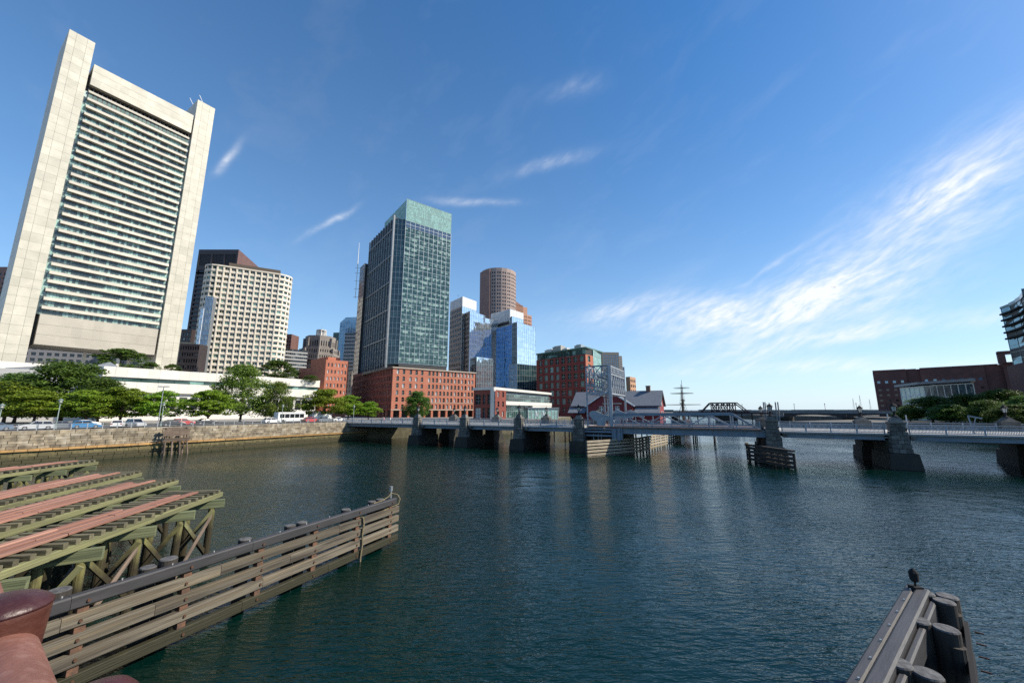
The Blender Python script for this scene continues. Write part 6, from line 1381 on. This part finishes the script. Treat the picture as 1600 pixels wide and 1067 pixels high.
def track(label, e, n, rails, wide, bents, longer, name='track_trestle'):
    """e: outer end of the rail nearest the channel, n: a nearer point of it"""
    e, n = Vector(e) * KT, Vector(n) * KT; d = (n - e).normalized(); r = Vector((-d.y, d.x))
    if r.x < 0: r = -r                               # towards the channel
    Lt = (n - e).length / KT + longer
    t = thing(name, label, 'trestle', (e.x, e.y, 0), 0, 'red topped track trestles'); rng = random.Random(int(e.y * 10))
    def P(a, c, z): q = e + d * (a * KT) + r * (c * KT); return (q.x, q.y, 4.2 + (z - 3) * KT)      # a: from the end towards the near bank, c: towards the channel
    def B(nm, p, q, w, h, m, ch=None): return beam(t, nm, p, q, w * KT, h * KT, m, ch=ch)
    for k in range(rails):
        c = -.18 - k * .62; a0 = [0, 1.0, 5.2, 2.2, 3.5][k] if rails < 4 else [.2, 1.6, .9, 4, 3][k]
        x = a0
        while x < Lt:
            b = min(Lt, x + rng.uniform(4, 7)); j = rng.uniform(-.03, .03); B('track_board', P(x, c + j, 2.95 + rng.uniform(-.012, .02)), P(b - .03, c + rng.uniform(-.03, .03), 2.95 + rng.uniform(-.012, .02)), .4, .13, mm['pinkrail'], .02); x = b
    nt = int(Lt / .7)
    for i in range(nt + 2): a = -1.2 + .7 * i + rng.uniform(-.04, .04); B('tie', P(a, .85 + rng.uniform(-.08, .04), 2.76 + rng.uniform(-.015, .01)), P(a + rng.uniform(-.05, .05), -wide - .5, 2.76), .26, .25, mm['tie'])
    for c in (.72, -wide * .5, -wide):
        x = -1.7
        while x < Lt: b = min(Lt, x + rng.uniform(5.5, 7.5)); B('stringer', P(x, c, 2.47), P(b - .02, c + rng.uniform(-.03, .03), 2.47), .3, .34, mm['stringer'], .02); x = b
    cd = Vector((.86, .51, 0)) * KT; zc = 4.2 - KT; zt = 4.2 - 1.28 * KT
    for i in range(bents):
        a = -.7 + 3.6 * i
        if a > Lt: break
        q = Vector(P(a, 1.55, 0)); q.z = 0; p = q - cd * (wide + 2.6)
        B('cap_beam', (p.x, p.y, zc + rng.uniform(-.03, .02)), (q.x, q.y, zc + rng.uniform(-.03, .02)), .34, .58, mm['greenbeam'], .02)
        for s in (.75, wide * .55 + .9, wide + 1.9):
            x = q - cd * s; rod(t, 'pile', (x.x + rng.uniform(-.15, .15), x.y + rng.uniform(-.1, .1), -1.5), (x.x, x.y, zt), .19, mm['mosspile'], .165, 12)
        u = q - cd * .7; w = q - cd * (wide * .55 + 1.6); off = Vector((.17, -.19, 0)); Z = Vector((0, 0, 1))
        beam(t, 'brace', u + off + Z * (zt - .1), w + off + Z * .5, .08, .22, mm['stringer' if i % 3 == 0 else 'mosspile'])
        if i % 2 == 0: beam(t, 'brace', u - off + Z * .4, w - off + Z * (zt - .2), .08, .2, mm['mosspile'])
        if i:
            v = Vector(P(a - 3.6, .8, 0)); v.z = .4; u2 = Vector(P(a, .8, 0)); u2.z = zt; beam(t, 'long_brace', u2, v, .08, .22, mm['stringer' if i == 1 else 'mosspile'])
            if i % 2: u2.z = .3; v.z = zt - .3; beam(t, 'long_brace', u2 + off * .9, v + off * .9, .08, .2, mm['oldwood'])
track('nearest red topped track trestle with three boards and open ties', (-23.6, 30.7), (-21.5, 17.6), 3, 2.3, 6, 2.4)
track('second red topped track trestle from the camera', (-31.4, 35.9), (-28.1, 22.7), 4, 2.6, 7, 8)
track('third red topped track trestle from the camera', (-38.9, 40.3), (-35.7, 28.5), 4, 2.6, 6, 7)
track('farthest red topped track trestle nearest the quay wall', (-53.2, 49.4), (-52.4, 41.0), 3, 2.2, 6, 8)
# ------------------------------------------------------------------ the bridge the camera stands on: walkway edge and pipe railing
mm['railpaint'] = M('chalky_red_brown_paint', (.215, .092, .066), (.165, .07, .05), 7, .55, bump=.12, bscale=70, c3=(.36, .22, .18), s3=26, amt3=.3)
mm['cappaint'] = M('glossy_oxblood_paint', (.06, .016, .015), (.04, .012, .012), 9, .42, bump=.10, bscale=60, c3=(.10, .05, .045), s3=18, amt3=.4)
mm['collar'] = M('red_brown_collar_paint', (.11, .034, .02), (.075, .024, .016), 8, .5, bump=.12, bscale=60, c3=(.16, .075, .05), s3=14, amt3=.5)
RD = Vector((.82, -.57)).normalized()
def pipe_railing():
    base = Vector((-1.42, 1.20)); t = thing('pipe_railing', 'red brown pipe railing with domed post cap at lower left', 'railing', (base.x, base.y, 7.3))
    for k in (-3, -2, -1, 0, 1):
        p = base + RD * (2.4 * k); x, y = p.x, p.y; n = 28
        q = part(t, 'post', MB().tube((x, y, 7.3), (x, y, 8.36), .062, .062, n, caps=False), mm['railpaint'], smooth=True)
        part(q, 'collar', MB().lathe((x, y, 8.284), [(.076, 0), (.08, .012), (.0905, .155), (.0925, .165), (.0905, .172)], n), mm['collar'], smooth=True)
        part(q, 'cap', MB().lathe((x, y, 8.452), [(.0935, 0), (.093, .006), (.08, .018), (.062, .029), (.038, .037), (.012, .040)], n), mm['cappaint'], smooth=True)
    a, b = base - RD * 9, base + RD * 5; m = MB().tube((a.x, a.y, 8.30), (base.x, base.y, 8.30), .056, .056, 32, caps=False); part(t, 'handrail', m, mm['railpaint'], smooth=True)
    m = MB().tube((base.x, base.y, 8.335), (b.x, b.y, 8.335), .076, .076, 36, caps=False); part(t, 'handrail', m, mm['railpaint'], smooth=True)
    m = MB().tube((a.x, a.y, 7.8), (b.x, b.y, 7.8), .045, .045, 20, caps=False); part(t, 'lower_rail', m, mm['railpaint'], smooth=True)
    x, y = -1.17, 1.25
    s = thing('short_bollard', 'domed oxblood cap of a short post at the bottom left edge', 'bollard', (x, y, 7.3))
    part(s, 'post', MB().tube((x, y, 7.3), (x, y, 8.05), .06, .06, 24, caps=False), mm['railpaint'], smooth=True); part(s, 'cap', MB().lathe((x, y, 8.05), [(.085, 0), (.093, .14), (.09, .15), (.07, .172), (.04, .185), (.012, .19)], 28), mm['cappaint'], smooth=True)
    w = MB(); f = Fr((base - RD * 30)[:], (base + RD * 30)[:]); w.fbox(f, 0, f.L, -.22, 5, 7.0, 7.3) ; struct('walkway', w, mm['concrete'])
pipe_railing()
# ------------------------------------------------------------------ gulls
for k, (x, y, z, s) in enumerate(((178, 206, 76, 1.0), (206, 160, 31.5, .8), (-36, 250, 84.5, .9))):
    g = MB(); g.hexa([(-.25, -.06, -.05), (.3, -.03, -.03), (.3, .03, -.03), (-.25, .06, -.05), (-.2, -.05, .06), (.25, -.02, .04), (.25, .02, .04), (-.2, .05, .06)])
    for q in (-1, 1): g.face([(.15, q * .05, .02), (.1, q * .45, .22), (-.1, q * .45, .22), (-.12, q * .05, .02)]); g.face([(.1, q * .45, .22), (-.02, q * .95, .1), (-.12, q * .9, .1), (-.1, q * .45, .22)])
    o = solo('gull', g, mm['slate'], ['gull gliding before the big cloud at right', 'gull above the courthouse roof at far right', 'gull right of the green glass tower'][k], 'bird', (0, 0, 0)); o.location = (x, y, z); o.scale = (s * 1.6,) * 3; o.rotation_euler = (.2, .1, .6)

# ------------------------------------------------------------------ a few people
def body_mesh(stride):
    V = [(0, 0, .93), (0, 0, 1.15), (0, 0, 1.38), (0, 0, 1.50), (.01, 0, 1.60), (.01, 0, 1.72),
         (0, .09, .88), (.03 + stride, .10, .48), (stride - .02, .10, .08), (stride + .13, .10, .03), (0, -.09, .88), (.03 - stride, -.10, .48), (-stride - .08, -.10, .08), (-stride + .06, -.10, .03),
         (0, .19, 1.40), (-.03, .24, 1.14), (.06, .25, .90), (.07, .25, .80), (0, -.19, 1.40), (.03, -.24, 1.14), (.12, -.25, .92), (.13, -.25, .82)]
    E = [(0, 1), (1, 2), (2, 3), (3, 4), (4, 5), (0, 6), (6, 7), (7, 8), (8, 9), (0, 10), (10, 11), (11, 12), (12, 13), (2, 14), (14, 15), (15, 16), (16, 17), (2, 18), (18, 19), (19, 20), (20, 21)]
    rad = [.14, .13, .15, .055, .085, .08, .10, .065, .045, .04, .10, .065, .045, .04, .06, .045, .035, .03, .06, .045, .035, .03]
    me = bpy.data.meshes.new('body'); me.from_pydata(V, E, []); o = bpy.data.objects.new('tmp', me); COL.objects.link(o)
    o.modifiers.new('skin', 'SKIN'); sub = o.modifiers.new('sub', 'SUBSURF'); sub.levels = 1
    for k, sv in enumerate(me.skin_vertices[0].data): sv.radius = (rad[k] * .85, rad[k]); sv.use_root = k == 0
    dg = bpy.context.evaluated_depsgraph_get(); m2 = bpy.data.meshes.new_from_object(o.evaluated_get(dg)); bpy.data.objects.remove(o); return m2
BODY = [body_mesh(.12), body_mesh(.02)]
SKIN = M('skin', (.42, .26, .19), rough=.6)
CL = {k: M(k + '_cloth', c, rough=.9) for k, c in (('red', (.42, .06, .06)), ('white', (.65, .65, .62)), ('navy', (.03, .04, .10)), ('yellow', (.62, .52, .04)), ('grey', (.2, .2, .21)), ('black', (.025, .025, .028)), ('khaki', (.28, .22, .14)), ('pink', (.55, .25, .28)))}
def person(label, loc, rz, top, legs, k):
    me = BODY[k % 2].copy(); me.materials.clear()
    for m in (CL[top], CL[legs], SKIN, CL['black']): me.materials.append(m)
    for p in me.polygons: z = p.center.z; p.material_index = 3 if (z > 1.68 or z < .1) else 2 if (z > 1.5 or (abs(p.center.y) > .19 and z < 1.0)) else 0 if z > .93 else 1
    o = newobj('person', me); o.location = loc; o.rotation_euler = (0, 0, rz); tag(o, label, 'person')
PB = BF.p
person('person in pink top walking onto the left end of the bridge', PB(2, -.9, 5.4), BF.rz, 'pink', 'navy', 0)
person('person in white top behind the one in pink at the bridge end', PB(4.2, -1.3, 5.4), BF.rz + .2, 'white', 'khaki', 0)
person('person in yellow vest standing on the bridge left of the counterweight frame', PB(56.4, -BW + 1, 5.4), 2.2, 'yellow', 'black', 1)
person('person in grey standing beside the yellow vest on the bridge', PB(54.9, -BW + .8, 5.4), 2.6, 'grey', 'black', 1)
person('person in red walking on the lifting span of the bridge', PB(78.5, -BW + 2, 5.68), BF.rz + math.pi, 'red', 'navy', 0)
person('person in navy walking between the second and third bridge pillars', PB(38.5, -.9, 5.4), BF.rz + math.pi, 'navy', 'grey', 0)
# closed parasols on the pavilion terrace
for k, (x, y) in enumerate(((9.6, 155.6), (12.6, 158.2))):
    t = thing('closed_parasol', ['left closed white parasol on the pavilion terrace', 'right closed white parasol on the pavilion terrace'][k], 'parasol', (x, y, GZ), 0, 'parasols on the pavilion terrace')
    part(t, 'pole', MB().tube((0, 0, 0), (0, 0, 3.4), .04, .04, 8), mm['galv'], local=True); part(t, 'canopy', MB().lathe((0, 0, 1.3), [(.32, 0), (.38, .25), (.3, 1.2), (.12, 1.9), (.03, 2.1)], 9), mm['whiteplain'], local=True); part(t, 'base', MB().box(-.35, .35, -.35, .35, 0, .08), mm['slate'], local=True)
